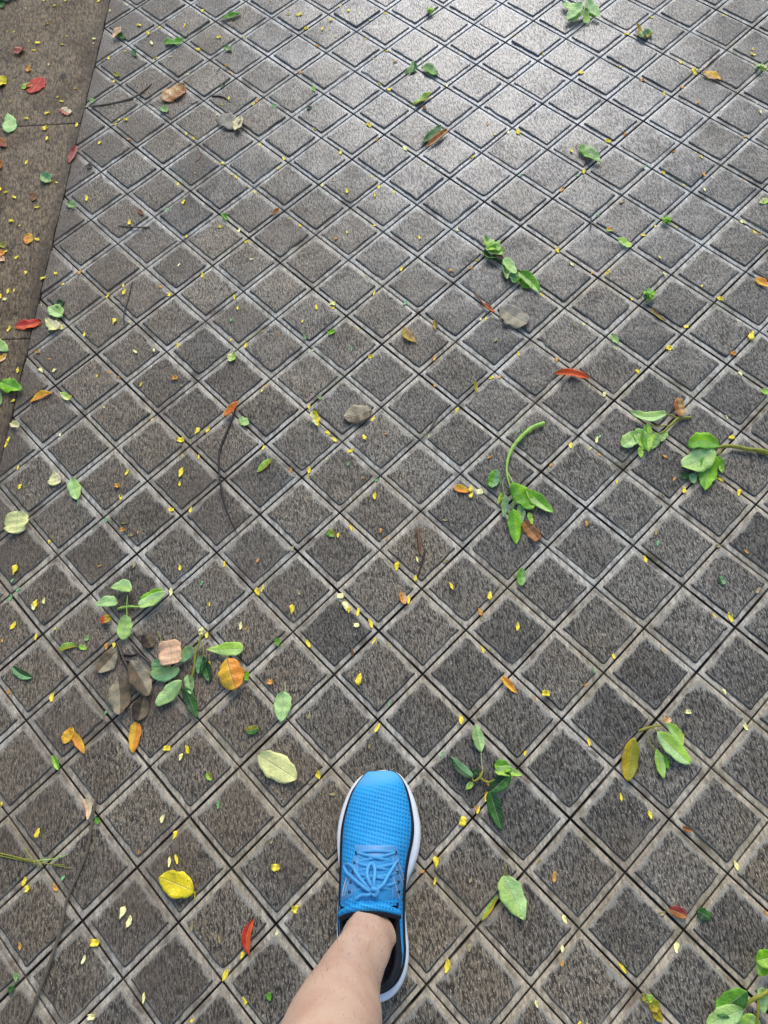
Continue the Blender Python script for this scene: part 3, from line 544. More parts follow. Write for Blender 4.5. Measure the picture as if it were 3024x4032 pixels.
fragment('21', (556, 838), (580, 795), 30, 'sage', 'small pale green scrap above the curved olive leaf', fold=.3)
fragment('21', (515, 870), (566, 892), 34, 'lime', 'light green scrap at the end of the curved olive leaf', fold=.3)
L('21', (90, 1005), (218, 1075), 64, 'teal', 'dark bluish leaf alone on a lower left paver', 'dark', fold=.3, bow=-.1, shape='oval')
# clump of rotten leaves and fresh leaves
L('E', (290, 300), (100, 510), 170, 'umber', 'rotting grey brown leaf at the upper left of the debris clump', 'grey', shape='oval', fold=.12, wav=.2, rough=.75, veins=.2)
L('E', (310, 560), (330, 940), 215, 'grey', 'rotting pale brown leaf at the bottom of the debris clump', 'umber', shape='oval', fold=.12, wav=.2, rough=.75, veins=.2)
L('E', (430, 400), (630, 750), 205, 'umber', 'rotting brown leaf in the middle of the debris clump', 'grey', shape='oval', fold=.2, wav=.3, z=.004, rough=.75, veins=.2)
L('E', (560, 740), (500, 1000), 170, 'darkbrown', 'blackish wet leaf below the debris clump', 'umber', shape='oval', fold=.1, rough=.75, veins=.2)
L('E', (560, 130), (640, 260), 150, 'darkbrown', 'dark olive wet leaf at the top of the debris clump', 'umber', shape='oval', fold=.2, rough=.75, veins=.2)
twig('E', [(280, 200), (320, 300), (350, 380), (400, 480), (440, 600)], [.0022, .003, .0032, .0026, .0015], 'darkbrown', 'dark knotted twig in the debris clump', extra=[[(330, 320, .002), (430, 330, .002), (520, 310, .001)], [(360, 380, .002), (480, 420, .002), (600, 500, .001)]])
twig('E', [(430, 230), (520, 330), (600, 400), (640, 470)], [.0014, .0022, .002, .0012], 'darkbrown', 'thin black twig beside the peach leaf')
L('E', (832, 430), (815, 190), 225, 'peach', 'peach coloured broad leaf on the debris clump', shape='box', fold=.12, z=.014, rag=.06, stalk=[(735, 195, .014), (710, 140, .010), (690, 90, .004)], scol='olive')
sprig('E', (1060, 420), 'bluish green leafy twig right of the peach leaf', [('olive', [(1130, 120, .012, .0016), (1110, 200, .012, .0018), (1070, 330, .010, .002), (1055, 470, .008, .002), (1020, 600, .006, .0016)]), ('olive', [(1130, 200, .012, .0009), (1155, 280, .012, .0008), (1140, 360, .010, .0008)])],
      [dict(b=(1060, 260), t=(860, 400), w=120, c='sage', c2='teal', z=.010, zt=.006, fold=.25, shape='oval'), dict(b=(720, 370), t=(680, 540), w=130, c='teal', c2='sage', z=.006, zt=.004, fold=.2), dict(b=(920, 480), t=(620, 510), w=140, c='sage', c2='teal', z=.010, zt=.006, fold=.2, bow=.1, shape='oval'), dict(b=(940, 590), t=(680, 840), w=140, c='mint', c2='sage', z=.010, zt=.006, fold=.2, shape='oval'),
       dict(b=(1000, 530), t=(1030, 730), w=95, c='mint', c2='sage', z=.008, zt=.004, fold=.35), dict(b=(970, 660), t=(1090, 970), w=120, c='dark', c2='deep', z=.004, zt=.001, fold=.35, shape='ovate'), dict(b=(1150, 340), t=(1100, 530), w=110, c='teal', c2='dark', z=.008, zt=.004, fold=.35, rough=.15), dict(b=(1160, 400), t=(1215, 600), w=110, c='deep', c2='dark', z=.006, zt=.002, fold=.35, rough=.15)])
L('E', (1190, 280), (1560, 270), 140, 'palegreen', 'flat pale olive leaf strip above the orange leaf', 'lime', shape='obov', fold=.12, z=.006)
L('E', (1400, 380), (1490, 690), 270, 'gold', 'round orange and yellow glossy leaf right of the debris clump', 'orange', shape='round', fold=-.45, curl=-.1, rough=.2, lift=.004, wav=.2, stalk=[(1400, 385, .016), (1385, 360, .018), (1375, 320, .02)], scol='tan')
fragment('E', (1580, 590), (1595, 500), 50, 'bright', 'bright green scrap at the right of the round orange leaf', fold=.5, shape='box')
L('21', (415, 1502), (476, 1398), 66, 'gold', 'short orange half of a bent leaf at lower left', fold=.3, shape='oval')
L('21', (462, 1410), (558, 1572), 60, 'orange', 'bent orange leaf pointing down right at lower left', 'gold', fold=.4, shape='lance')
L('21', (890, 1362), (862, 1568), 80, 'gold', 'upright orange pointed leaf below the debris clump', 'orange', fold=.25, shape='ovate', curl=.03)
L('21', (346, 1578), (384, 1675), 44, 'lime', 'small green blade in a joint at lower left', 'green', fold=.4, shape='lance')
L('21', (1594, 1425), (1680, 1405), 60, 'deep', 'dull green scrap leaf left of the pale oval leaf', 'olive', fold=.2, shape='oval')

L('22', (186, 1168), (162, 1366), 112, 'mint', 'pale mint leaf with thin stalk left of the shoe', shape='ovate', fold=.15, curl=.03, stalk=[(188, 1172, .003), (189, 1140, .003), (188, 1104, .001)], scol='paleyellow')
L('U', (560, 1632), (643, 1684), 58, 'paleyellow', 'large pale yellow oval leaf upper left of the shoe', 'paleyellow', shape='oval', fold=.15, curl=.05, lift=.004)
twig('22', [(1048, 112), (1056, 190), (1062, 280)], [.0024, .0026, .0016], 'brown', 'straight brown twig piece on a central paver')
twig('22', [(1098, 240), (1078, 310), (1052, 410)], [.0016, .0018, .0012], 'darkbrown', 'dark twig crossing a joint below the straight brown twig')
twig('22', [(618, 878), (626, 910), (626, 936)], [.0018, .0018, .001], 'brown', 'tiny dark red twig on a joint')
L('22', (940, 520), (968, 602), 52, 'orange', 'small orange cupped leaf on a central paver', 'peach', fold=.5, curl=.08, shape='oval', lift=.003)
fragment('22', (465, 120), (508, 165), 50, 'green', 'faded green scrap on a central paver', 'olive', fold=.3, rag=.2)
fragment('22', (138, 818), (146, 872), 40, 'green', 'dark lime scrap in a joint right of the round orange leaf', fold=.4, rag=.2)
L('F', (640, 560), (540, 90), 200, 'mint', 'pale green folded leaf upper right of the shoe', 'sage', shape='lance', fold=.5, curl=.04, lift=.004, stalk=[(640, 560, .006), (645, 680, .005), (670, 860, .002)], scol='paleyellow')
L('22', (1592, 1068), (1690, 1180), 50, 'gold', 'curled orange leaf on the right hand paver', 'orange', fold=.6, curl=.04)
sprig('F', (620, 1000), 'dark green sprig with drooping leaves right of the shoe', [('olive', [(660, 860, .004, .0016), (620, 960, .006, .002), (520, 1020, .006, .0014), (500, 960, .006, .001)]), ('olive', [(620, 960, .006, .0016), (740, 1040, .006, .0016), (860, 1000, .008, .0014)])],
      [dict(b=(500, 960), t=(140, 610), w=160, c='teal', c2='dark', z=.010, zt=.006, fold=.35, shape='ovate', bow=.06), dict(b=(600, 830), t=(430, 980), w=120, c='dark', z=.004, zt=.002, fold=.2), dict(b=(500, 1040), t=(390, 1160), w=100, c='palegreen', c2='lime', z=.006, zt=.004, fold=.4), dict(b=(860, 860), t=(1310, 930), w=170, c='lime', c2='palegreen', z=.014, zt=.006, fold=.4, bow=.08),
       dict(b=(860, 740), t=(1140, 830), w=210, c='bright', c2='green', z=.012, zt=.008, fold=.3), dict(b=(1120, 900), t=(790, 1200), w=240, c='dark', c2='deep', z=.008, zt=.004, fold=.2, shape='oval'), dict(b=(780, 1180), t=(980, 1830), w=220, c='deep', c2='dark', z=.006, zt=.001, fold=.2, shape='ovate')])
L('23', (62, 366), (58, 485), 64, 'green', 'green oval leaf on a joint right of the centre', 'sage', shape='oval', fold=.3)
L('23', (1340, 420), (1368, 474), 48, 'dark', 'small dark teal leaf on a right hand paver', 'teal', shape='round', fold=.2)
sprig('G', (700, 330), 'yellow green sprig with a mustard leaf at lower right', [('olive', [(560, 330, .004, .002), (640, 300, .006, .0022), (760, 260, .006, .0018), (930, 230, .006, .0012)]), ('olive', [(690, 340, .006, .0008), (720, 480, .006, .0008), (840, 640, .006, .0008)]), ('olive', [(760, 260, .006, .001), (830, 300, .008, .001), (860, 340, .010, .0008)])],
      [dict(b=(470, 440), t=(370, 1150), w=260, c='mustard', c2='olive', z=.008, zt=.002, fold=.25, shape='oval'), dict(b=(860, 340), t=(1400, 870), w=260, c='mint', c2='lime', z=.014, zt=.006, fold=.3, shape='oval'), dict(b=(1000, 190), t=(1280, 580), w=160, c='palegreen', c2='lime', z=.012, zt=.006, fold=.35, bow=.1, shape='lance'),
       dict(b=(850, 620), t=(970, 1110), w=150, c='lime', c2='palegreen', z=.010, zt=.003, fold=.35, shape='lance'), dict(b=(960, 720), t=(1040, 950), w=100, c='green', z=.005, zt=.002, fold=.3), dict(b=(990, 210), t=(1050, 100), w=130, c='peach', c2='tan', z=.008, zt=.006, fold=.2, shape='box')])

L('31', (1268, 800), (1044, 706), 176, 'yellow', 'big bright yellow leaf at the lower left', shape='oval', fold=.18, curl=.05, wav=.2, lift=.004, stalk=[(1262, 800, .006), (1262, 838, .005), (1258, 858, .003)])
L('31', (1648, 975), (1618, 1218), 68, 'red', 'curved red leaf left of the ankle', 'redorange', bow=-.16, fold=.6, shape='lance', curl=.03)
twig('31', [(655, -10), (636, 120), (602, 300), (568, 520), (500, 700), (432, 860), (388, 1060), (330, 1240), (240, 1480), (150, 1680)], [.0012, .0018, .0020, .0022, .0022, .0022, .0026, .0028, .0028, .0024], 'umber', 'long bent brown stem down the lower left corner')
L('31', (556, 200), (572, 340), 50, 'peach', 'pale orange leaf beside the long brown stem', 'cream', fold=.4, bow=.1)
sprig('31', (240, 600), 'thin green grass tuft at the lower left edge', [('olive', [(-60, 540, .002, .0012), (120, 580, .004, .0008), (300, 620, .003, .0006), (460, 650, .001, .0005)]), ('olive', [(-40, 560, .002, .001), (140, 600, .003, .0006), (280, 640, .001, .0005)]), ('olive', [(60, 570, .003, .0006), (230, 610, .005, .0006), (420, 630, .002, .0004)]), ('olive', [(160, 520, .001, .0008), (200, 580, .004, .0009), (260, 640, .001, .0005)]), ('lime', [(240, 600, .003, .0008), (340, 590, .004, .0008), (440, 560, .001, .0004)])], [], cat='grass', name='grass_tuft')
fragment('31', (1345, 32), (1372, 84), 44, 'lime', 'lime green scrap below the pale oval leaf', 'olive', fold=.4)
fragment('31', (628, 320), (640, 366), 34, 'green', 'green scrap beside the long brown stem', fold=.4)
L('31', (60, 1455), (100, 1408), 46, 'dark', 'dark green scrap leaf at the bottom left', 'deep', fold=.3)
L('31', (100, 1322), (108, 1390), 28, 'sage', 'narrow pale green leaf bit at the bottom left', fold=.3)
L('32', (1598, 700), (1738, 985), 158, 'palegreen', 'pale green heart shaped leaf with a bitten edge', 'mint', shape='ovate', fold=.2, curl=.04, lift=.004, stalk=[(1600, 715, .004), (1616, 660, .004), (1628, 622, .002)], scol='olive')
L('32', (1462, 990), (1566, 826), 42, 'mustard', 'narrow mustard leaf right of the heel', 'lime', shape='lance', fold=.5)
fragment('32', (80, 1450), (92, 1510), 36, 'green', 'small green scrap left of the leg', fold=.3)
L('33', (1015, 912), (1135, 958), 74, 'rust', 'dull red brown leaf at the lower right', 'crimson', shape='oval', fold=.15)
L('33', (1192, 920), (1282, 975), 80, 'dark', 'dark green crumpled leaf at the lower right', 'deep', shape='oval', fold=.2, rag=.15)
L('33', (1102, 385), (1172, 412), 36, 'rust', 'small rust leaf in a lower right joint', 'brown', fold=.3)
sprig('H', (1540, 850), 'fresh green sprig in the bottom right corner', [('olive', [(1800, 700, .02, .003), (1600, 820, .022, .003), (1480, 880, .02, .0026), (1400, 960, .016, .0016)]), ('olive', [(1560, 840, .022, .002), (1560, 1000, .02, .002), (1540, 1150, .014, .0016)])],
      [dict(b=(1720, 430), t=(1530, 470), w=200, c='bright', c2='lime', z=.022, zt=.016, fold=.3, shape='oval'), dict(b=(1700, 380), t=(1560, 620), w=170, c='lime', c2='bright', z=.018, zt=.010, fold=.3, shape='oval'), dict(b=(1440, 780), t=(1130, 1010), w=240, c='green', c2='deep', z=.02, zt=.012, fold=.2, shape='oval'), dict(b=(1400, 960), t=(1030, 1130), w=230, c='palegreen', c2='mint', z=.018, zt=.012, fold=.2, shape='oval'),
       dict(b=(1600, 740), t=(1610, 1010), w=120, c='mint', z=.022, zt=.012, fold=.3), dict(b=(1500, 1010), t=(1440, 1240), w=220, c='lime', c2='palegreen', z=.014, zt=.008, fold=.2, shape='oval'), dict(b=(1380, 760), t=(1320, 870), w=110, c='green', z=.016, zt=.010, fold=.3)])
sprig('H', (470, 900), 'yellow green withered leaf pair at the bottom right', [('olive', [(380, 800, .002, .001), (440, 870, .004, .0014), (540, 1010, .004, .0012), (570, 1090, .002, .0008)])],
      [dict(b=(420, 810), t=(450, 900), w=110, c='olive', c2='lime', z=.003, fold=.3, shape='oval'), dict(b=(450, 890), t=(560, 960), w=120, c='mustard', c2='olive', z=.003, fold=.3, shape='oval'), dict(b=(500, 980), t=(580, 1090), w=90, c='mustard', z=.002, fold=.3)])


# ---------------------------------------------------------------- the walker's leg and shoe
def simple_mat(name, col, rough=.5, spec=.5, noise=None, bump=None):
    m = NT(name); tc = m.n('TexCoord').outputs['Object']
    if noise:
        n = m.noise(tc, noise[0], 4, .6); v = m.math('ADD', 1-noise[1]/2, m.math('MULTIPLY', n, noise[1])); c = m.mix(1.0, c3(*col), m.n('CombineColor', i0=v, i1=v, i2=v), 'MULTIPLY'); m.set(m.p.inputs['Base Color'], c)
    else: m.p.inputs['Base Color'].default_value = c3(*col)
    m.p.inputs['Roughness'].default_value = rough; m.p.inputs['Specular IOR Level'].default_value = spec
    if bump: m.set(m.p.inputs['Normal'], m.bump(m.noise(tc, bump[0], 3, .6), bump[1], .7))
    return m.m
def skin_mat():
    m = NT('skin'); tc = m.n('TexCoord').outputs['Object']
    a = m.noise(tc, 22, 4, .6); b = m.noise(m.mapv(tc, (1, 1, .25)), 380, 3, .6)
    c = m.mix(m.ramp(a, .35, .7), c3(.63, .43, .31), c3(.55, .33, .235)); c = m.mix(m.ramp(b, .62, .78), c, c3(.36, .20, .13))
    m.set(m.p.inputs['Base Color'], c); m.p.inputs['Roughness'].default_value = .48; m.p.inputs['Specular IOR Level'].default_value = .4
    m.p.inputs['Subsurface Weight'].default_value = .12; m.p.inputs['Subsurface Radius'].default_value = (.006, .003, .0015)
    m.set(m.p.inputs['Normal'], m.bump(m.math('ADD', m.math('MULTIPLY', a, 2.0), b), .0012, .5)); return m.m
LEG = [(.040, -.1110, -.074, .025, .050), (.060, -.1110, -.0800, .0250, .042), (.078, -.1108, -.0845, .0275, .0400), (.092, -.1108, -.0870, .0305, .0390), (.105, -.1116, -.0900, .0322, .0395), (.120, -.1130, -.0930, .0332, .0395),
       (.150, -.1168, -.1005, .0338, .0398), (.180, -.1238, -.1098, .0342, .042), (.210, -.129, -.1191, .0366, .045), (.240, -.1317, -.1284, .040, .048), (.275, -.1349, -.1393, .0465, .053), (.320, -.1394, -.1532, .0505, .056),
       (.380, -.1420, -.1718, .0525, .057), (.430, -.1410, -.187, .050, .054), (.470, -.1385, -.199, .052, .057), (.510, -.1365, -.209, .053, .060), (.580, -.134, -.221, .059, .068), (.680, -.128, -.240, .068, .079), (.780, -.120, -.258, .076, .088), (.850, -.114, -.270, .080, .093)]
def leg_mesh():
    st = catmull([np.array(q) for q in LEG], 4); V, F = [], []; seg = 40
    for q in st:
        z, cx, cy, rx, ry = q
        for e in range(seg):
            a = 2*math.pi*e/seg; ca, sa = math.cos(a), math.sin(a)
            r_y = ry*(1.0 if sa > 0 else .92); ex = .92 if sa < 0 and z < .2 else 1.0
            x, y = rx*ca*(1 if sa > -.2 else ex), r_y*sa
            b = 0.006*math.exp(-((z-.088)/.014)**2)*max(ca, 0)**3 + .0045*math.exp(-((z-.098)/.015)**2)*max(-ca, 0)**3     # ankle bones
            x += b*(1 if ca > 0 else -1)
            t = .0035*math.exp(-((z-.11)/.05)**2)*math.exp(-((a-math.pi*.56)/.20)**2); y += t                                # tendon at the front
            gv = -.004*math.exp(-((z-.12)/.035)**2)*(math.exp(-((a-math.pi*1.82)/.3)**2)+math.exp(-((a-math.pi*1.18)/.3)**2)); x += gv*ca; y += gv*sa
            V.append((cx+x, cy+y, z))
    m = len(st)
    for k in range(m-1):
        for e in range(seg): F.append((k*seg+e, k*seg+(e+1) % seg, (k+1)*seg+(e+1) % seg, (k+1)*seg+e))
    F.append(tuple(range(seg-1, -1, -1))); F.append(tuple((m-1)*seg+e for e in range(seg)))
    return V, F
V, F = leg_mesh(); POFF = np.array([-.112, -.08, 0.])
person = link('person', raw_mesh('person', np.array(V)-POFF, F, skin_mat()), None, 'bare leg of a walking person in a bright blue running shoe', 'person', loc=POFF)
ITEMS.append((1470, 3560, 'bright blue running shoe'))
# sparse fine hair on the shin
hr = np.random.default_rng(5); VA = np.array(V); HV, HF = [], []
for _ in range(240):
    k = hr.integers(40*22, 40*52); p = VA[k]; q = VA[k-k % 40:k-k % 40+40].mean(0); nrm = p-q; nrm /= np.linalg.norm(nrm)
    d = nrm*.35 + np.array([hr.normal(0, .35), hr.normal(0, .2), -1.0]); d /= np.linalg.norm(d); ln = hr.uniform(.006, .013); b = p+np.array([0, 0, hr.uniform(-.006, .006)])
    pts = [b-nrm*.0006, b+d*ln*.5+nrm*.0012, b+d*ln+nrm*.0006]; o = len(HV)
    sv = np.cross(d, nrm); sv /= np.linalg.norm(sv)
    for pt, r in zip(pts, (.00011, .00009, .00003)):
        for a in (0, 2.1, 4.2): HV.append(pt+sv*r*math.cos(a)+nrm*r*math.sin(a))
    for a in range(2):
        for e in range(3): HF.append((o+a*3+e, o+a*3+(e+1) % 3, o+a*3+3+(e+1) % 3, o+a*3+3+e))
link('leg_hair', raw_mesh('leg_hair', np.array(HV)-POFF, HF, simple_mat('dark_hair', (.07, .045, .03), .6)), person, kind='stuff')

SOLE = [(1505,3034),(1545,3040),(1575,3052),(1607,3095),(1633,3155),(1650,3225),(1655,3285),(1648,3350),(1628,3415),(1604,3470),(1594,3530),(1595,3590),(1601,3660),(1608,3730),(1605,3800),(1586,3865),(1552,3915),(1505,3944),
        (1450,3950),(1400,3935),(1358,3890),(1338,3820),(1330,3740),(1328,3660),(1330,3580),(1336,3500),(1338,3430),(1332,3370),(1329,3300),(1335,3240),(1350,3180),(1372,3125),(1400,3080),(1440,3047)]
UPPER = [(1495,3034),(1550,3037),(1584,3066),(1604,3122),(1616,3185),(1622,3250),(1617,3310),(1604,3370),(1594,3430),(1588,3500),(1585,3560),(1584,3620),(1586,3690),(1588,3750),(1580,3810),(1556,3862),(1516,3896),(1470,3906),
         (1420,3892),(1380,3848),(1354,3780),(1342,3700),(1338,3620),(1341,3560),(1344,3480),(1346,3400),(1348,3320),(1353,3250),(1368,3180),(1388,3120),(1414,3074),(1446,3038)]
def loop_smooth(pts, n=5):
    P = pts[-2:]+pts+pts[:3]; o = catmull([np.array(p, float) for p in P], n); return o[2*n: 2*n+len(pts)*n]
sole_o = np.array([at(px, py, .020)[:2] for px, py in loop_smooth(SOLE)]); up_o = np.array([at(px, py, .036)[:2] for px, py in loop_smooth(UPPER)])
AX0 = np.array([-.109, -.160]); AX = np.array([-.073, .122])-AX0; AXL = np.linalg.norm(AX); AX /= AXL; AN = np.array([AX[1], -AX[0]])     # AN points to the outer (right) side
def loc2w(s, u): return AX0 + AX*s + AN*u
def w2loc(p): d = np.asarray(p)[:2]-AX0; return d@AX, d@AN
def offset(o, d):
    t = np.roll(o, -1, 0)-np.roll(o, 1, 0); t /= np.linalg.norm(t, axis=1)[:, None]; return o + np.stack([-t[:, 1], t[:, 0]], 1)*d
if np.linalg.norm((offset(sole_o, .01)-sole_o.mean(0)), axis=1).mean() < np.linalg.norm(sole_o-sole_o.mean(0), axis=1).mean(): SGN = -1
else: SGN = 1
def ring_loft(rings, cap_top=True, cap_bot=True):
    V, F = [], []; n = len(rings[0][0])
    for o, z in rings:
        for k, p in enumerate(o): V.append((p[0], p[1], z[k] if hasattr(z, '__len__') else z))
    for r in range(len(rings)-1):
        for k in range(n): F.append((r*n+k, r*n+(k+1) % n, (r+1)*n+(k+1) % n, (r+1)*n+k))
    if cap_bot: F.append(tuple(range(n-1, -1, -1)))
    if cap_top: F.append(tuple((len(rings)-1)*n+k for k in range(n)))
    return V, F
SP = np.array([POFF[0], POFF[1], 0])
def part(name, V, F, mat, parent, smooth=True, uv=None): return link(name, raw_mesh(name, np.array(V)-SP, F, mat, smooth, uv), parent)
up_s = np.array([w2loc(p) for p in up_o])
def lim(s):
    """left / right limits of the upper at axis station s"""
    us = []
    for k in range(len(up_s)):
        a, b = up_s[k], up_s[(k+1) % len(up_s)]
        if (a[0]-s)*(b[0]-s) <= 0 and a[0] != b[0]: us.append(a[1]+(b[1]-a[1])*(s-a[0])/(b[0]-a[0]))
    return (min(us), max(us)) if len(us) >= 2 else (0., 0.)
SMAX = up_s[:, 0].max()-.0012
HS = [(0.105, .116), (.118, .113), (.135, .106), (.155, .096), (.175, .086), (.20, .076), (.225, .069), (.25, .063), (.268, .057), (.28, .050), (.290, .040), (.31, .037)]
def htop(s): return float(np.interp(s, [q[0] for q in HS], [q[1] for q in HS]))
def top_z(s, u):
    l, r = lim(s); w = max((r-l)/2, 1e-4); v = min(abs(u-(l+r)/2)/w, 1)
    return .034 + (htop(s)-.034)*(1-v**2.5)**.58
def blue_mat():
    m = NT('blue_knit'); tc = m.n('TexCoord').outputs['Object']
    mp = m.mapv(tc, (1, 1, 1), (0, 0, .16))
    vo = m.n('TexVoronoi', {'feature': 'F1', 'voronoi_dimensions': '2D'}, Scale=250.0, Randomness=.06); m.set(vo.inputs['Vector'], m.mapv(tc, (1, .72, 1), (0, 0, .3)))
    sp = m.n('SeparateXYZ', i0=tc); mesh = m.math('MULTIPLY', m.ramp(sp.outputs[1], .190, .165), m.ramp(sp.outputs[1], -.01, .03))
    hole = m.math('MULTIPLY', m.ramp(vo.outputs[0], .42, .2), mesh)
    c = m.mix(m.math('MULTIPLY', hole, .75), c3(.025, .41, .84), c3(.012, .25, .66))
    c = m.mix(m.ramp(m.noise(tc, 40, 3), .35, .75), c, m.mix(1.0, c, c3(.80, .9, .92), 'MULTIPLY'))
    c = m.mix(m.ramp(sp.outputs[1], .178, .195), c, c3(.10, .43, .76))
    dust = m.math('MULTIPLY', m.ramp(m.noise(tc, 60, 5, .7), .48, .74), m.ramp(sp.outputs[2], .068, .036)); c = m.mix(m.math('MULTIPLY', dust, .5), c, c3(.22, .30, .36))
    m.set(m.p.inputs['Base Color'], c); m.p.inputs['Roughness'].default_value = .62; m.p.inputs['Specular IOR Level'].default_value = .35
    h = m.math('ADD', m.math('MULTIPLY', hole, -1.0), m.math('MULTIPLY', m.noise(mp, 45, 3), 1.2)); m.set(m.p.inputs['Normal'], m.bump(h, .0014, .8)); return m.m
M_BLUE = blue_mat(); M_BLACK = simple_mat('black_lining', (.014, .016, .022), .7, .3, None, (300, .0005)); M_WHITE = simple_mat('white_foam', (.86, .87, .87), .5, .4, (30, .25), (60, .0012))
M_LACE = simple_mat('pale_blue_lace', (.085, .38, .70), .65, .3, (200, .5), (500, .0004)); M_TONGUE = simple_mat('slate_blue_tongue', (.035, .28, .58), .65, .3, (60, .4), (220, .0007)); M_STAY = simple_mat('grey_blue_overlay', (.085, .31, .60), .45, .5, (80, .5), (200, .0005))
M_SILVER = simple_mat('silver_stripe', (.62, .66, .70), .3, .6)
# upper: domed from toe to tongue
ss = np.concatenate([np.linspace(.112, SMAX-.012, 34), SMAX-np.array([.009, .0062, .0038, .0018, .0004])]); V, F = [], []; nv = 28
for s in ss:
    l, r = lim(s); w = (r-l)/2; c = (l+r)/2
    for e in range(nv+1):
        v = -math.cos(math.pi*e/nv); u = c+v*w; p = loc2w(s, u); V.append((p[0], p[1], top_z(s, u)+.0009*math.sin(s*240+v*2.2)*max(0, 1-abs(s-.175)/.045)))
for a in range(len(ss)-1):
    for e in range(nv): i = a*(nv+1)+e; F.append((i, i+1, i+nv+2, i+nv+1))
F.append(tuple((len(ss)-1)*(nv+1)+e for e in range(nv, -1, -1)))
shoe = part('running_shoe', V, F, M_BLUE, person); shoe['label'] = 'bright blue knit running shoe with white sole'
# midsole, rand, outsole
rz = lambda o, a: np.array([.0 + a + .006*max(0, (w2loc(p)[0]-.23)/.06)**2*(a < .02) for p in o])
V, F = ring_loft([(offset(sole_o, -.009*SGN), rz(sole_o, .004)), (offset(sole_o, -.003*SGN), rz(sole_o, .007)), (sole_o, .013), (offset(sole_o, .0006*SGN), .020), (offset(sole_o, -.0006*SGN), .027), (offset(sole_o, -.004*SGN), .0315), (offset(sole_o, -.012*SGN), .0325)])
part('midsole', V, F, M_WHITE, shoe)
V, F = ring_loft([(offset(sole_o, -.016*SGN), rz(sole_o, .0008)), (offset(sole_o, -.0085*SGN), rz(sole_o, .0008)), (offset(sole_o, -.0082*SGN), rz(sole_o, .0048))]); part('outsole', V, F, M_BLACK, shoe)
RW = np.array([np.interp(q[0], [.0, .20, .26, .285], [1., 1., .45, -.6]) for q in up_s])[:, None]
V, F = ring_loft([(offset(up_o, RW*.0036*SGN), .030), (offset(up_o, RW*.0034*SGN), .0365), (offset(up_o, RW*.0010*SGN), .0395), (offset(up_o, -.005*SGN), .0405)], False, False); part('rand', V, F, M_BLACK, shoe)
# collar walls round the ankle opening, black heel, lining
idx = [k for k in range(len(up_o)) if up_s[k][0] < .135]
k0 = next(k for k in range(len(up_o)) if up_s[k][0] < .135 and up_s[k-1][0] >= .135); idx = [(k0+q) % len(up_o) for q in range(len(idx))]
def ht(s): return float(np.interp(s, [0, .02, .05, .08, .105, .1165], [.084, .080, .069, .067, .072, .077]))
def wall(name, prof, sel, mat):
    ins = [offset(up_o, -d*SGN) for d, _ in prof]
    ks = [k for k in idx if sel(up_s[k][0])]
    runs = []; 
    for k in ks:
        if runs and (k-runs[-1][-1]) % len(up_o) == 1: runs[-1].append(k)
        else: runs.append([k])
    for run in runs:
        V, F = [], []; b = 0; n = len(prof)
        for k in run:
            h = ht(up_s[k][0])
            if name == 'quarter': h = .0385+(h-.0385)*qf(up_s[k][0])
            for q, (d, zf) in enumerate(prof): p = ins[q][k]; V.append((p[0], p[1], zf(h)))
        for a in range(len(run)-1):
            for q in range(n-1): i = b+a*n+q; F.append((i, i+1, i+n+1, i+n))
        part(name, V, F, mat, shoe)
outer = [(0, lambda h: .034), (.0005, lambda h: .034+(h-.034)*.4), (.0025, lambda h: h-.008), (.0045, lambda h: h-.002)]
wall('heel_counter', outer, lambda s: s < .1165, M_BLACK)
qf = lambda s: float(np.interp(s, [.028, .05, .085, .105], [.0, .55, .85, 1.]))
wall('quarter', [(-.0006, lambda h: .034), (-.0004, lambda h: .034+(h-.034)*.4), (.0012, lambda h: .034+(h-.034)*.82), (.0026, lambda h: h-.0055), (.0036, lambda h: h-.0040)], lambda s: .028 < s < .1165, M_BLUE)
wall('collar_lining', [(.0043, lambda h: h-.0022), (.0065, lambda h: h+.0006), (.0095, lambda h: h-.001), (.0115, lambda h: h-.007), (.0115, lambda h: .048)], lambda s: s < .1165, M_BLACK)
# footbed seen in the opening and the dark gap under the tongue
ring = [k for k in idx]; pts = [offset(up_o, -.010*SGN)[k] for k in ring]; V = [(p[0], p[1], .05) for p in pts]; part('footbed', V, [tuple(range(len(V)))], M_BLACK, shoe)
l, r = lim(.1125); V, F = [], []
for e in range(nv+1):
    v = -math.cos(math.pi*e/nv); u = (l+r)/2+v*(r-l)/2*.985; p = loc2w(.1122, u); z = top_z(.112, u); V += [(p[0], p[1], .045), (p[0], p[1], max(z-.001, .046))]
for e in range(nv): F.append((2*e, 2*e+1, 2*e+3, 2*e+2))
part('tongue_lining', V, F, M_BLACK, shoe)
# rolled rim of the tongue
rp = []
for e in range(3, nv-2):
    v = -math.cos(math.pi*e/nv); u = (l+r)/2+v*(r-l)/2*.97; p = loc2w(.1125-.012*abs(v)**2.2, u); rp.append((p[0], p[1], top_z(.113, u)-.0005))
V, F = tube_geo(rp, [.0030]+[.0048]*(len(rp)-2)+[.0030], 10, n=3); part('tongue_rim', V, F, M_BLUE, shoe)
V, F = tube_geo([(p[0]-AX[0]*.0045, p[1]-AX[1]*.0045, p[2]-.0015) for p in rp], [.003]+[.0042]*(len(rp)-2)+[.003], 10, n=3); part('rim_binding', V, F, M_BLACK, shoe)
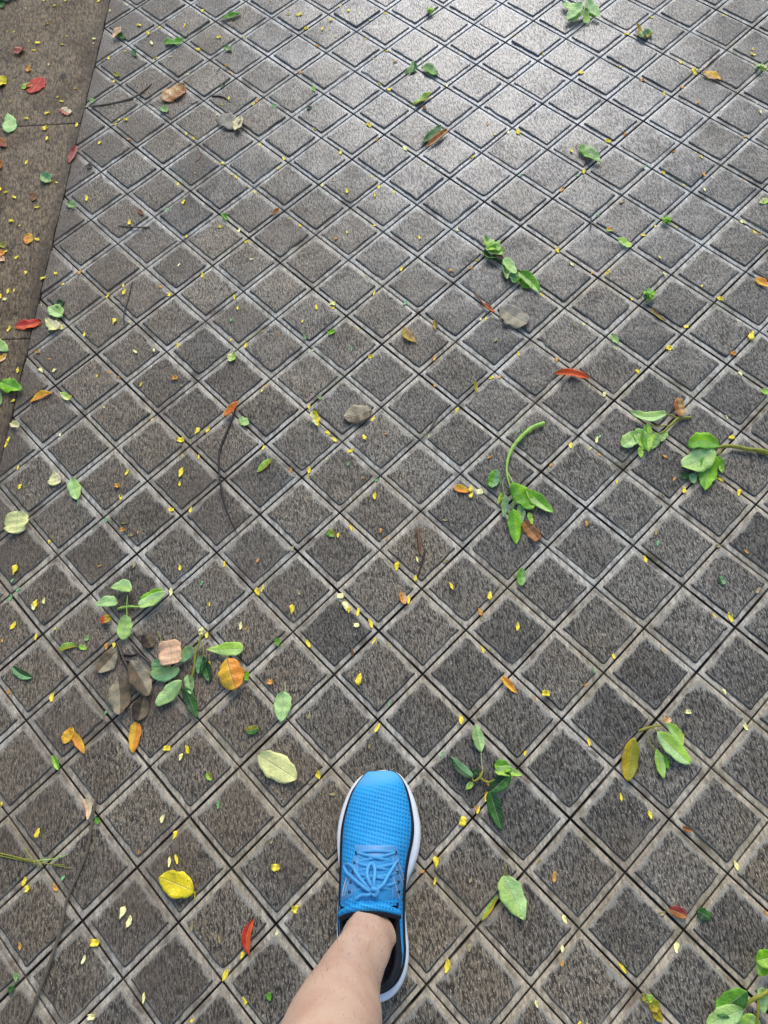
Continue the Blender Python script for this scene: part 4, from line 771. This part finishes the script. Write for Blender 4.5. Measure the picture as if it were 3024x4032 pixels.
# throat patch, eyestays, laces: laid on the surface of the upper
def surf(reg, x, y, lift=.001):
    px, py = src(reg, x, y); z = .09
    for _ in range(8):
        p = at(px, py, z); s, u = w2loc(p); z = .5*z+.5*(top_z(min(max(s, .112), SMAX-.004), u)+lift)
    return at(px, py, z)
def patch(name, corners, mat, lift, n=12):
    V, F, UV = [], [], []; a, b, c, d = [np.array(q, float) for q in corners]
    for i in range(n+1):
        for j in range(n+1):
            s, t = i/n, j/n; q = (a*(1-s)+b*s)*(1-t)+(d*(1-s)+c*s)*t
            V.append(surf('M', q[0], q[1], lift*(1 if 0 < i < n and 0 < j < n else .2)))
    for i in range(n):
        for j in range(n): k = i*(n+1)+j; F.append((k, k+1, k+n+2, k+n+1))
    return part(name, V, F, mat, shoe)
patch('throat_patch', [(390, 110), (1120, 110), (1090, 330), (420, 340)], M_STAY, .0016)
patch('tongue', [(470, 260), (1030, 250), (1010, 1010), (360, 1020)], M_TONGUE, .0022)
patch('eyestay', [(370, 300), (480, 300), (430, 900), (190, 1040)], M_STAY, .0026); patch('eyestay', [(1010, 280), (1120, 280), (1165, 940), (1010, 980)], M_STAY, .0026)
def lace(pts, r=.0021, lift=.0035, mat=None, name='lace', flat=.38):
    P = [surf('M', x, y, lift if len(q) == 0 else q[0]) for (x, y, *q) in pts]; V, F = tube_geo(P, [r*.7]+[r]*(len(P)-2)+[r*.7], 8, flat=flat, n=6); return part(name, V, F, mat or M_LACE, shoe)
rows = (235, 400, 560, 720, 880); LX = [430, 405, 375, 345, 320]; RX = [1070, 1085, 1100, 1110, 1120]
for k in range(4):      # criss-cross lacing through the eyelets
    lace([(LX[k], rows[k], .0028), (LX[k]+170, rows[k]+48), (RX[k+1]-260, rows[k+1]-62), (RX[k+1], rows[k+1], .0028)], .0020, .0042)
    lace([(RX[k], rows[k], .0028), (RX[k]-170, rows[k]+50), (LX[k+1]+260, rows[k+1]-60), (LX[k+1], rows[k+1], .0028)], .0020, .0036)
lace([(LX[0], rows[0], .0028), (600, 215), (900, 215), (RX[0], rows[0], .0028)], .0020, .0034)
for k in range(5):
    for X in (LX[k], RX[k]):
        ring = [(X+20*math.cos(a), rows[k]+16*math.sin(a)) for a in np.linspace(0, 2*math.pi, 9)]; lace(ring, .0009, .0022, M_BLACK, 'eyelet', 1.0)
lace([(660, 850, .008), (540, 720, .011), (440, 590, .011), (375, 480, .008), (295, 425, .0055), (232, 455, .0048), (270, 560, .006), (400, 680, .009), (560, 810, .010), (660, 880, .008)], .0021)
lace([(720, 850, .009), (640, 720, .013), (600, 590, .013), (630, 450, .009), (700, 425, .008), (730, 540, .011), (715, 700, .013), (730, 850, .009)], .0022)
lace([(740, 860, .009), (860, 760, .011), (930, 640, .010), (1030, 470, .007), (1115, 345, .0048)], .0019); lace([(700, 880, .008), (620, 930, .008), (520, 930, .006), (430, 985, .005), (400, 1010, .0045)], .0019)
lace([(660, 880, .007), (700, 835, .012), (770, 860, .012), (750, 930, .009), (680, 920, .008)], .0028, name='lace_knot', flat=.8)
# silver stripes on the outer and inner quarter
for pts in ([(1055, 400), (1095, 540), (1165, 690), (1190, 800)], [(1110, 400), (1165, 540), (1200, 680)], [(1020, 590), (1060, 760), (1110, 920), (1140, 1050)]): lace(pts, .0010, .0016, M_SILVER, 'side_stripe', .5)
for pts in ([(330, 640), (270, 800), (230, 960)], [(270, 640), (225, 800), (195, 960)]): lace(pts, .0010, .0016, M_SILVER, 'side_stripe', .5)


# ---------------------------------------------------------------- small fallen petals and bits: x y length angle kind
PET = {
'01': "290 8 20 30 y;430 8 20 30 y;645 12 28 30 y;355 44 25 5 y;168 58 12 0 y;825 34 18 0 p;715 72 14 90 p;315 160 30 10 o;50 208 14 30 y;93 210 12 40 y;905 168 32 0 y;1030 172 22 -10 y;435 238 14 10 y;613 256 20 0 ps;608 285 14 30 p;190 272 14 0 y;250 288 36 10 y;222 330 26 0 y;405 295 24 0 y;962 220 26 0 ys;985 282 24 -60 p;1198 172 24 60 y;1315 62 28 50 y;1418 246 26 0 ys;1580 235 20 0 y;1280 315 30 -20 y;1005 370 28 20 y;1105 370 22 10 p;813 335 16 0 y;703 370 20 90 y;318 425 12 90 p;190 455 30 100 os;97 525 16 20 y;70 660 14 0 y;375 634 20 15 y;402 661 26 0 y;125 592 14 0 o;492 580 20 0 o;737 520 22 60 y;308 738 34 30 y;175 773 26 0 y;560 682 18 30 p;503 818 26 65 y;768 772 16 60 y;748 798 24 15 y;818 778 30 0 y;298 838 24 90 ys;310 905 24 80 y;650 928 28 40 y;830 897 26 -20 o;175 1058 28 60 y;1468 432 22 0 os;1487 465 20 -30 o;1215 475 20 20 p;1485 640 20 90 y;1440 680 14 0 y;1640 668 30 20 y;1408 745 18 40 p;1205 860 20 80 y;1253 890 26 -50 y;1442 1055 26 -20 y;1390 1040 18 0 y;1503 1133 18 0 y;1530 1140 22 -60 y;1152 1188 24 80 y;1262 1123 12 0 y;562 1290 32 90 y;98 1283 26 -20 y;5 1230 20 90 y;43 1250 28 25 y;333 1182 24 60 y;370 1188 20 -20 y;243 1350 34 5 y;80 1440 34 0 y;132 1465 14 60 y;243 1557 30 -20 y;837 1447 30 85 y;1190 1313 30 70 y;1080 1355 40 40 g;1427 1472 22 0 ys;1548 1487 28 70 p;1605 1205 20 -40 o;1648 1243 26 -50 y;1207 1525 20 80 y;1597 1565 26 0 ys;40 1635 30 30 y",
'02': "95 5 14 0 y;208 96 20 0 y;280 97 40 15 y;485 133 24 10 ys;545 33 22 20 y;600 72 20 -60 y;672 92 18 70 p;432 190 22 75 y;323 180 24 0 ys;838 78 22 0 ys;735 125 18 0 p;515 240 16 0 y;710 243 20 0 y;345 265 16 0 o;395 290 22 -30 o;285 460 24 80 o;848 325 28 0 y;765 375 18 0 y;900 402 24 -20 o;805 538 28 -15 y;862 577 26 0 ys;1240 548 20 90 p;1325 345 16 0 y;1300 325 12 0 y;1540 50 16 0 y;5 648 22 90 o;48 648 20 0 y;25 680 14 90 p;378 830 24 -40 y;27 930 22 70 y;735 805 34 -45 y;712 797 18 0 y;785 897 24 50 o;715 980 30 60 p;965 958 34 -60 p;548 985 24 80 y;180 1022 22 -80 y;145 1085 24 30 y;1405 1013 26 20 y;1080 1050 24 -20 y;1160 1075 18 0 d;1200 875 20 80 y;1500 805 20 90 o;1635 850 22 80 p;430 1195 24 70 p;505 1168 16 90 o;587 1243 28 -80 y;750 1140 24 -40 y;793 1205 28 60 y;770 1267 24 90 y;890 1240 28 -15 y;1315 1200 18 0 y;518 1548 28 20 o;590 1510 18 80 y;1058 1543 24 -70 y;1310 1480 34 60 p;765 1455 22 0 y;285 1455 24 -40 y;58 1588 16 0 d;1545 875 16 0 y;215 1420 20 0 y",
'03': "1045 12 18 0 p;1195 40 20 0 p;1370 104 24 0 y;905 107 28 -25 y;747 215 32 0 y;870 195 20 0 y;203 340 22 85 y;283 178 14 0 y;30 222 16 0 y;410 250 20 0 p;448 467 34 0 ys;703 425 22 -30 y;845 515 34 -10 o;990 600 26 -60 y;1103 558 28 20 o;1093 398 24 -60 y;1185 460 40 -65 y;1205 665 18 80 o;1560 322 16 -60 y;1560 355 34 -20 y;1610 728 26 -60 p;1590 662 14 0 p;40 850 34 -70 y;735 862 22 60 o;622 910 36 -10 ys;387 977 26 -75 y;470 1105 30 70 y;1195 985 16 -60 y;1228 1020 20 -60 y;1055 978 28 10 o;987 1112 30 -65 y;1245 1132 30 -70 o;1113 1193 20 -60 y;1245 1232 24 -70 p;1493 1160 26 -20 o;1515 882 26 -15 o;1495 1435 44 -20 p;1570 1497 40 -35 y;1608 1512 30 0 o;853 1520 36 -5 y;933 1460 20 90 y;1065 1462 20 -40 y;1295 1515 18 0 d;767 1577 30 75 y;297 1617 36 -65 y;1622 1615 20 0 y;60 1130 24 30 g;430 1130 24 30 g;860 1085 24 30 g;325 1222 34 50 o;570 1050 16 90 p;555 1393 24 30 g;710 1310 40 30 d;418 1550 16 0 d",
'11': "113 15 32 40 y;170 115 24 80 y;283 148 36 25 y;362 117 22 0 ys;403 180 26 30 y;57 232 32 70 y;95 228 22 80 y;10 265 28 90 y;35 285 26 0 ps;470 183 18 90 o;517 100 36 60 o;262 318 24 80 y;60 478 36 60 y;693 253 30 60 y;803 237 38 60 y;743 428 38 70 y;830 425 20 -80 y;548 510 24 85 y;655 215 18 0 d;797 185 22 80 y;630 778 20 70 y;1000 612 22 -80 p;880 622 30 -40 p;1090 245 30 0 ys;1040 200 28 -30 o;1313 122 34 -80 y;1518 262 32 90 y;1543 340 24 80 y;1160 60 22 60 p;1150 577 36 85 y;1500 420 24 70 g;1630 22 24 0 p;243 626 30 0 o;320 670 16 0 o;262 740 32 -50 p;353 747 32 40 p;240 707 16 0 d;710 752 36 -50 o;765 780 26 -30 o;1135 795 34 0 os;915 835 28 55 y;1177 840 24 0 d;120 745 32 80 y;66 803 24 70 y;87 943 30 20 y;395 458 34 -10 ps;458 900 24 85 y;1593 575 34 80 y;1493 540 20 60 y;1280 1140 46 55 y;1343 1122 38 60 y;1165 1193 46 -5 ys;1180 1290 20 60 y;1283 1297 26 85 y;387 1153 24 60 p;58 1190 30 70 y;40 1225 34 70 y;112 1368 30 75 y;823 1405 38 65 y;1178 1405 60 75 y;1163 1480 28 85 y;760 1495 38 0 os;782 1560 36 80 y;133 1500 36 60 y;1105 1643 34 0 ys;1235 1643 36 80 y;983 1055 18 60 y;675 985 16 80 y",
'12': "495 305 34 0 ps;495 330 24 0 ys;393 335 30 -80 y;302 426 22 60 y;655 472 28 -75 y;765 237 28 70 y;940 77 30 80 y;693 120 20 60 y;965 300 34 60 g;1265 97 28 0 o;1392 72 26 30 o;1432 22 26 0 y;620 605 28 90 g;745 652 32 0 ys;367 605 22 0 p;1155 658 34 80 o;1160 832 24 80 o;1490 408 30 60 y;1455 405 20 60 p;1552 548 28 60 d;1525 787 32 20 y;1580 780 26 60 o;345 970 30 75 y;355 877 20 0 d;38 878 22 60 y;70 840 36 20 o;755 1052 38 50 y;703 1177 36 -65 y;465 1147 40 -40 y;503 1190 44 -35 y;608 1258 50 20 y;840 1155 18 0 o;1120 1160 26 85 p;990 1150 18 60 g;1302 1003 44 70 y;340 1385 40 85 y;345 1425 28 -60 y;45 1238 30 70 y;220 1385 34 70 o;600 1350 28 60 g;455 1310 18 60 y;690 1440 18 60 o;783 1447 34 30 g;772 1557 44 85 y;710 1540 20 60 d;1513 1307 34 30 o;1450 1525 46 10 ps;1393 1510 40 80 y;1395 1555 36 60 y;140 515 16 0 o;45 485 18 0 o;1383 1075 22 -50 d",
'13': "385 57 38 -40 p;618 108 44 60 y;520 105 18 60 o;990 117 26 -40 p;955 10 22 -60 y;195 252 40 -45 y;780 272 20 60 y;1228 195 18 60 y;1347 275 50 -25 y;463 433 30 -30 p;403 452 34 -50 d;1463 415 30 -40 p;1127 452 32 0 ys;1553 515 52 70 y;1437 630 40 0 os;1022 597 42 0 ys;670 590 38 -40 p;45 627 28 -70 y;288 668 28 85 o;815 747 32 -60 y;1482 760 34 -50 p;1395 1040 28 -60 p;1425 1172 38 0 ys;1353 1445 46 -30 y;1475 1530 38 80 y;1120 1515 38 80 y;990 1303 40 -30 o;1050 1447 30 60 o;978 1540 34 -60 d;680 1465 26 -80 y;250 1350 26 70 o;385 1222 40 85 y;503 1250 36 40 p;550 1195 38 80 p;572 1172 24 60 g;565 1280 26 -40 o;595 897 34 70 p;120 1135 30 60 y;45 1135 26 60 g",
'21': "100 378 60 75 y;238 598 50 85 y;215 622 38 -70 p;290 578 38 80 p;85 738 56 55 y;228 807 40 80 y;20 832 28 80 o;337 1197 60 75 y;52 1163 32 80 o;315 190 26 80 y;793 118 34 0 os;805 75 34 0 d;848 155 34 0 d;895 135 18 80 o;650 350 30 20 o;752 412 32 40 d;870 350 36 75 d;1107 515 50 85 p;1165 365 36 90 y;1452 335 36 85 y;1310 465 30 60 g;1360 600 26 85 y;1563 740 46 85 p;1597 755 30 60 o;1305 780 60 80 p;1340 795 40 80 y;735 865 40 85 y;688 870 44 80 o;983 1000 40 85 y;1078 1532 42 0 ys;1215 1540 50 -75 y;1175 1590 46 70 p;360 755 20 80 y;680 1300 30 60 g;685 50 30 80 g;990 660 30 40 o;1355 985 36 80 y;85 445 30 50 g;110 500 34 60 g;60 555 44 70 g",
'22': "615 98 44 -65 y;535 155 30 80 y;808 125 30 80 o;848 165 28 50 o;1225 55 40 0 d;1045 310 34 -75 p;1230 318 40 20 d;915 350 52 80 y;1035 425 36 85 y;1265 482 44 -65 y;10 515 50 -70 y;40 495 44 70 y;275 525 36 -70 d;233 635 56 88 y;547 543 44 0 ps;580 615 60 -75 p;605 635 40 80 y;660 645 54 80 y;742 722 56 -70 y;653 737 34 0 ps;765 842 54 80 y;857 860 42 -60 d;338 850 50 -65 y;990 568 54 85 y;1518 545 50 85 y;1453 645 48 -65 o;1465 690 30 20 d;1470 892 46 -70 y;92 1103 38 0 os;672 1085 70 75 y;348 1322 42 80 d;787 1400 60 60 y;1325 1345 56 -80 y;737 1520 30 70 d;10 315 28 60 o;237 232 36 80 d;1205 1570 44 60 g;860 1240 34 80 g",
'23': "480 80 34 90 o;935 135 36 80 d;945 205 30 80 g;865 305 48 -70 y;1343 215 40 0 d;1415 682 64 -70 y;1313 672 38 -60 y;660 927 44 -70 y;35 745 50 85 y;218 1178 46 0 ys;480 1115 30 40 o;150 1210 30 80 o;500 1488 54 -75 y;90 1560 36 70 y;1138 1297 38 0 ps;1520 1388 50 -70 p;1103 1445 50 -75 y;1380 1165 36 -70 p;1595 510 40 60 d;1520 260 30 -50 o;985 895 24 60 o;530 1030 34 -60 g",
'31': "250 422 60 70 y;1058 328 56 70 p;1130 437 56 70 y;1102 608 64 85 p;1147 592 60 -75 y;150 735 56 75 y;183 782 44 80 ys;355 775 48 -60 o;797 937 78 70 p;836 995 76 70 p;608 1135 56 0 ys;543 1242 58 70 p;1242 1030 50 85 d;1423 1110 50 -80 d;1565 1215 50 70 y;1453 1342 76 70 y;1588 1507 70 88 y;935 1490 64 85 p;588 1615 46 0 ps;1245 1640 36 40 y;130 1157 46 90 o;1417 240 50 85 g;410 710 40 60 g;4 235 30 80 y;900 545 30 80 o;105 1355 46 85 g",
'32': "402 35 66 -75 y;350 85 40 60 d;495 170 34 0 d;127 642 54 0 ys;258 912 52 0 ys;130 1070 42 80 p;100 478 34 60 d;355 1420 40 85 d;1165 612 70 -85 y;1160 735 50 80 y;1340 345 58 70 ys;1440 275 48 70 y;1490 185 60 80 y;1385 1165 50 80 d;1235 1285 84 80 y;1075 670 34 20 o;1390 725 40 70 d;1550 835 36 60 g;1500 100 40 -70 o;1420 260 36 -70 o",
'33': "705 190 50 -80 y;890 305 56 -70 y;275 705 64 85 o;345 985 60 -70 p;1455 633 66 -70 p;720 1297 78 -55 y;1075 1162 72 80 p;325 1170 50 -80 p;325 1265 40 80 o;435 1650 26 40 y;160 1530 46 -75 p;180 620 60 80 d;40 790 60 -75 y;1650 940 40 -60 o;975 940 46 20 d"}
PCOL = {'y': ('yellow', (.95, .74, .055)), 'p': ('cream', (.95, .87, .30)), 'o': ('orange', (.70, .34, .06)), 'g': ('pale green', (.22, .46, .16)), 'd': ('straw', (.38, .31, .12))}
def petal_mat(k):
    m = NT('petal_'+PCOL[k][0].replace(' ', '_')); r = m.n('ObjectInfo').outputs['Random']; tc = m.n('TexCoord').outputs['Object']
    v = m.math('ADD', .86, m.math('ADD', m.math('MULTIPLY', r, .32), m.math('MULTIPLY', m.noise(tc, 6, 3), .3)))
    c = m.mix(1.0, c3(*PCOL[k][1]), m.n('CombineColor', i0=v, i1=v, i2=m.math('POWER', v, 2.0)), 'MULTIPLY')
    tipx = m.n('SeparateXYZ', i0=m.n('UVMap').outputs[0]).outputs[0]; br = m.math('MULTIPLY', m.ramp(m.math('ADD', tipx, m.math('MULTIPLY', m.noise(tc, 9, 3), .5)), 1.05, 1.3), m.ramp(r, .45, .7)); c = m.mix(br, c, c3(.22, .11, .03))
    m.set(m.p.inputs['Base Color'], c); m.p.inputs['Roughness'].default_value = .5; m.p.inputs['Specular IOR Level'].default_value = .25; return m.m
_pm = {}
def petal_mesh(k, sq, var):
    key = (k, sq, var)
    if key not in _pm:
        V, F, UV = leaf_geo((-.5, 0, 0), (.5, 0, 0), (.80, .95, .72, .86, .78)[var] if sq else (.40, .54, .46, .36, .50)[var], 'box' if sq else ('oval', 'ovate', 'lance', 'oval', 'obov')[var], fold=(.45, .7, .3, .9, .15)[var], curl=(.10, .05, .16, .03, -.08)[var], bow=(.04, -.06, .08, 0, -.04)[var], wav=.35, lift=0, seed=50+var, N=9, M=4, rag=.09, thick=.05)
        if ('mat', k) not in _pm: _pm[('mat', k)] = petal_mat(k)
        _pm[key] = raw_mesh('petal', V, F, _pm[('mat', k)], True, UV)
    return _pm[key]
def strip_level(x, y):
    i, j = world2lat(x, y)
    if i-j < -9: return .001
    fi, fj = i % 1, j % 1; d = min(fi, 1-fi, fj, 1-fj); return -.0040 if d < .09 else .0002
_stop = set('a an the of on at in by to under with right left below above beside near its lower upper and from over hand paver photo side top bottom small tiny dark pale green brown one as round long bright bluish two straight thin'.split())
def shorter(lab, n):
    if len(lab.split()) <= n: return lab
    w = lab.split()
    for k in range(n, 2, -1):
        pre = ' '.join(w[:k])
        if w[k-1] not in _stop and sum(t[2].startswith(pre) for t in ITEMS) == 1: return pre
    return None
_pr = random.Random(3); _used = {}; ORD = ['nearest', 'second nearest', 'third nearest', 'fourth nearest']
recs = []
for reg, txt in PET.items():
    for q in txt.split(';'):
        x, y, ln, an, k = q.split(); x, y, ln, an = map(float, (x, y, ln, an)); sq = k.endswith('s'); k = k[0]
        px, py = src(reg, x, y); best = min(ITEMS, key=lambda t: (t[0]-px)**2+(t[1]-py)**2); recs.append((math.hypot(best[0]-px, best[1]-py), px, py, ln*S6, an, k, sq, best))
recs.sort(key=lambda r: -r[3]*(1.6 if r[6] else 1)); _big = [r for r in recs if r[5] in 'ypd']; _rest = _big[295:]; _drop = set(map(id, _rest)); recs = [r for r in recs if id(r) not in _drop]
recs.sort(key=lambda r: r[0])
ZX, ZY = ('left', 'middle', 'right'), ('top', 'upper', 'lower', 'bottom')
for (dist, px, py, ln, an, k, sq, it) in recs:
    a = math.radians(an); dx, dy = math.cos(a)*ln/2, -math.sin(a)*ln/2
    p0, p1 = at(px-dx, py-dy), at(px+dx, py+dy); c = (p0+p1)/2; Lw = float(np.hypot(*(p1-p0)[:2])); 
    Lw *= 1.08 if sq else 1.18
    ob = link('fallen_petal' if k in 'ypd' else 'leaf_fragment', petal_mesh(k, sq, _pr.randrange(5)), loc=(c[0], c[1], strip_level(c[0], c[1])+.0004+.05*Lw))
    ob.rotation_euler = (_pr.uniform(-.16, .16), _pr.uniform(-.10, .10), math.atan2(p1[1]-p0[1], p1[0]-p0[0]) + (math.pi if _pr.random() < .5 else 0)); ob.scale = (Lw, Lw, Lw)
    ddx, ddy = px-it[0], py-it[1]; side = ('right of' if ddx > 0 else 'left of') if abs(ddx) > abs(ddy) else ('below' if ddy > 0 else 'above')
    kind = ('square ' if sq else '') + PCOL[k][0] + (' petal' if k in 'ypd' else ' leaf bit')
    key = (kind, side, it[2]); n = _used.get(key, 0); _used[key] = n+1
    head = '%s %s %s the' % (ORD[n] if n < 4 else '', kind, side); tail = shorter(it[2], 16-len(head.split()))
    if n < 4 and dist < 700 and tail: lab = head+' '+tail
    else: lab = 'small %s on bare paving in the %s %s of the photo' % (kind, ZY[min(3, int(py/1008))], ZX[min(2, int(px/1008))])
    ob['label'] = lab; ob['category'] = 'petal' if k in 'ypd' else 'leaf fragment'; ob['group'] = 'small petals scattered over the pavement' if k in 'ypd' else 'small leaf bits scattered over the pavement'

# the tiniest petals beyond the three hundred that show largest: one layer of litter
V, F, MI, mats = [], [], [], []
for (dist, px, py, ln, an, k, sq, it) in _rest:
    a = math.radians(an); dx, dy = math.cos(a)*ln/2, -math.sin(a)*ln/2; p0, p1 = at(px-dx, py-dy), at(px+dx, py+dy); c = (p0+p1)/2; Lw = float(np.hypot(*(p1-p0)[:2]))*1.08
    me = petal_mesh(k, sq, _pr.randrange(5)); th = math.atan2(p1[1]-p0[1], p1[0]-p0[0]); b = len(V); z0 = strip_level(c[0], c[1])+.0004+.05*Lw; ti = _pr.uniform(-.15, .15)
    for v in me.vertices:
        x, y, z = v.co; z += ti*y; V.append((c[0]+Lw*(x*math.cos(th)-y*math.sin(th)), c[1]+Lw*(x*math.sin(th)+y*math.cos(th)), z0+Lw*z))
    if me.materials[0] not in mats: mats.append(me.materials[0])
    for p in me.polygons: F.append(tuple(b+q for q in p.vertices)); MI.append(mats.index(me.materials[0]))
me = raw_mesh('petal_litter', V, F, None)
for q in mats: me.materials.append(q)
me.polygons.foreach_set('material_index', MI)
link('petal_litter', me, label='tiniest yellow petals sprinkled over the whole pavement', cat='petals', kind='stuff')
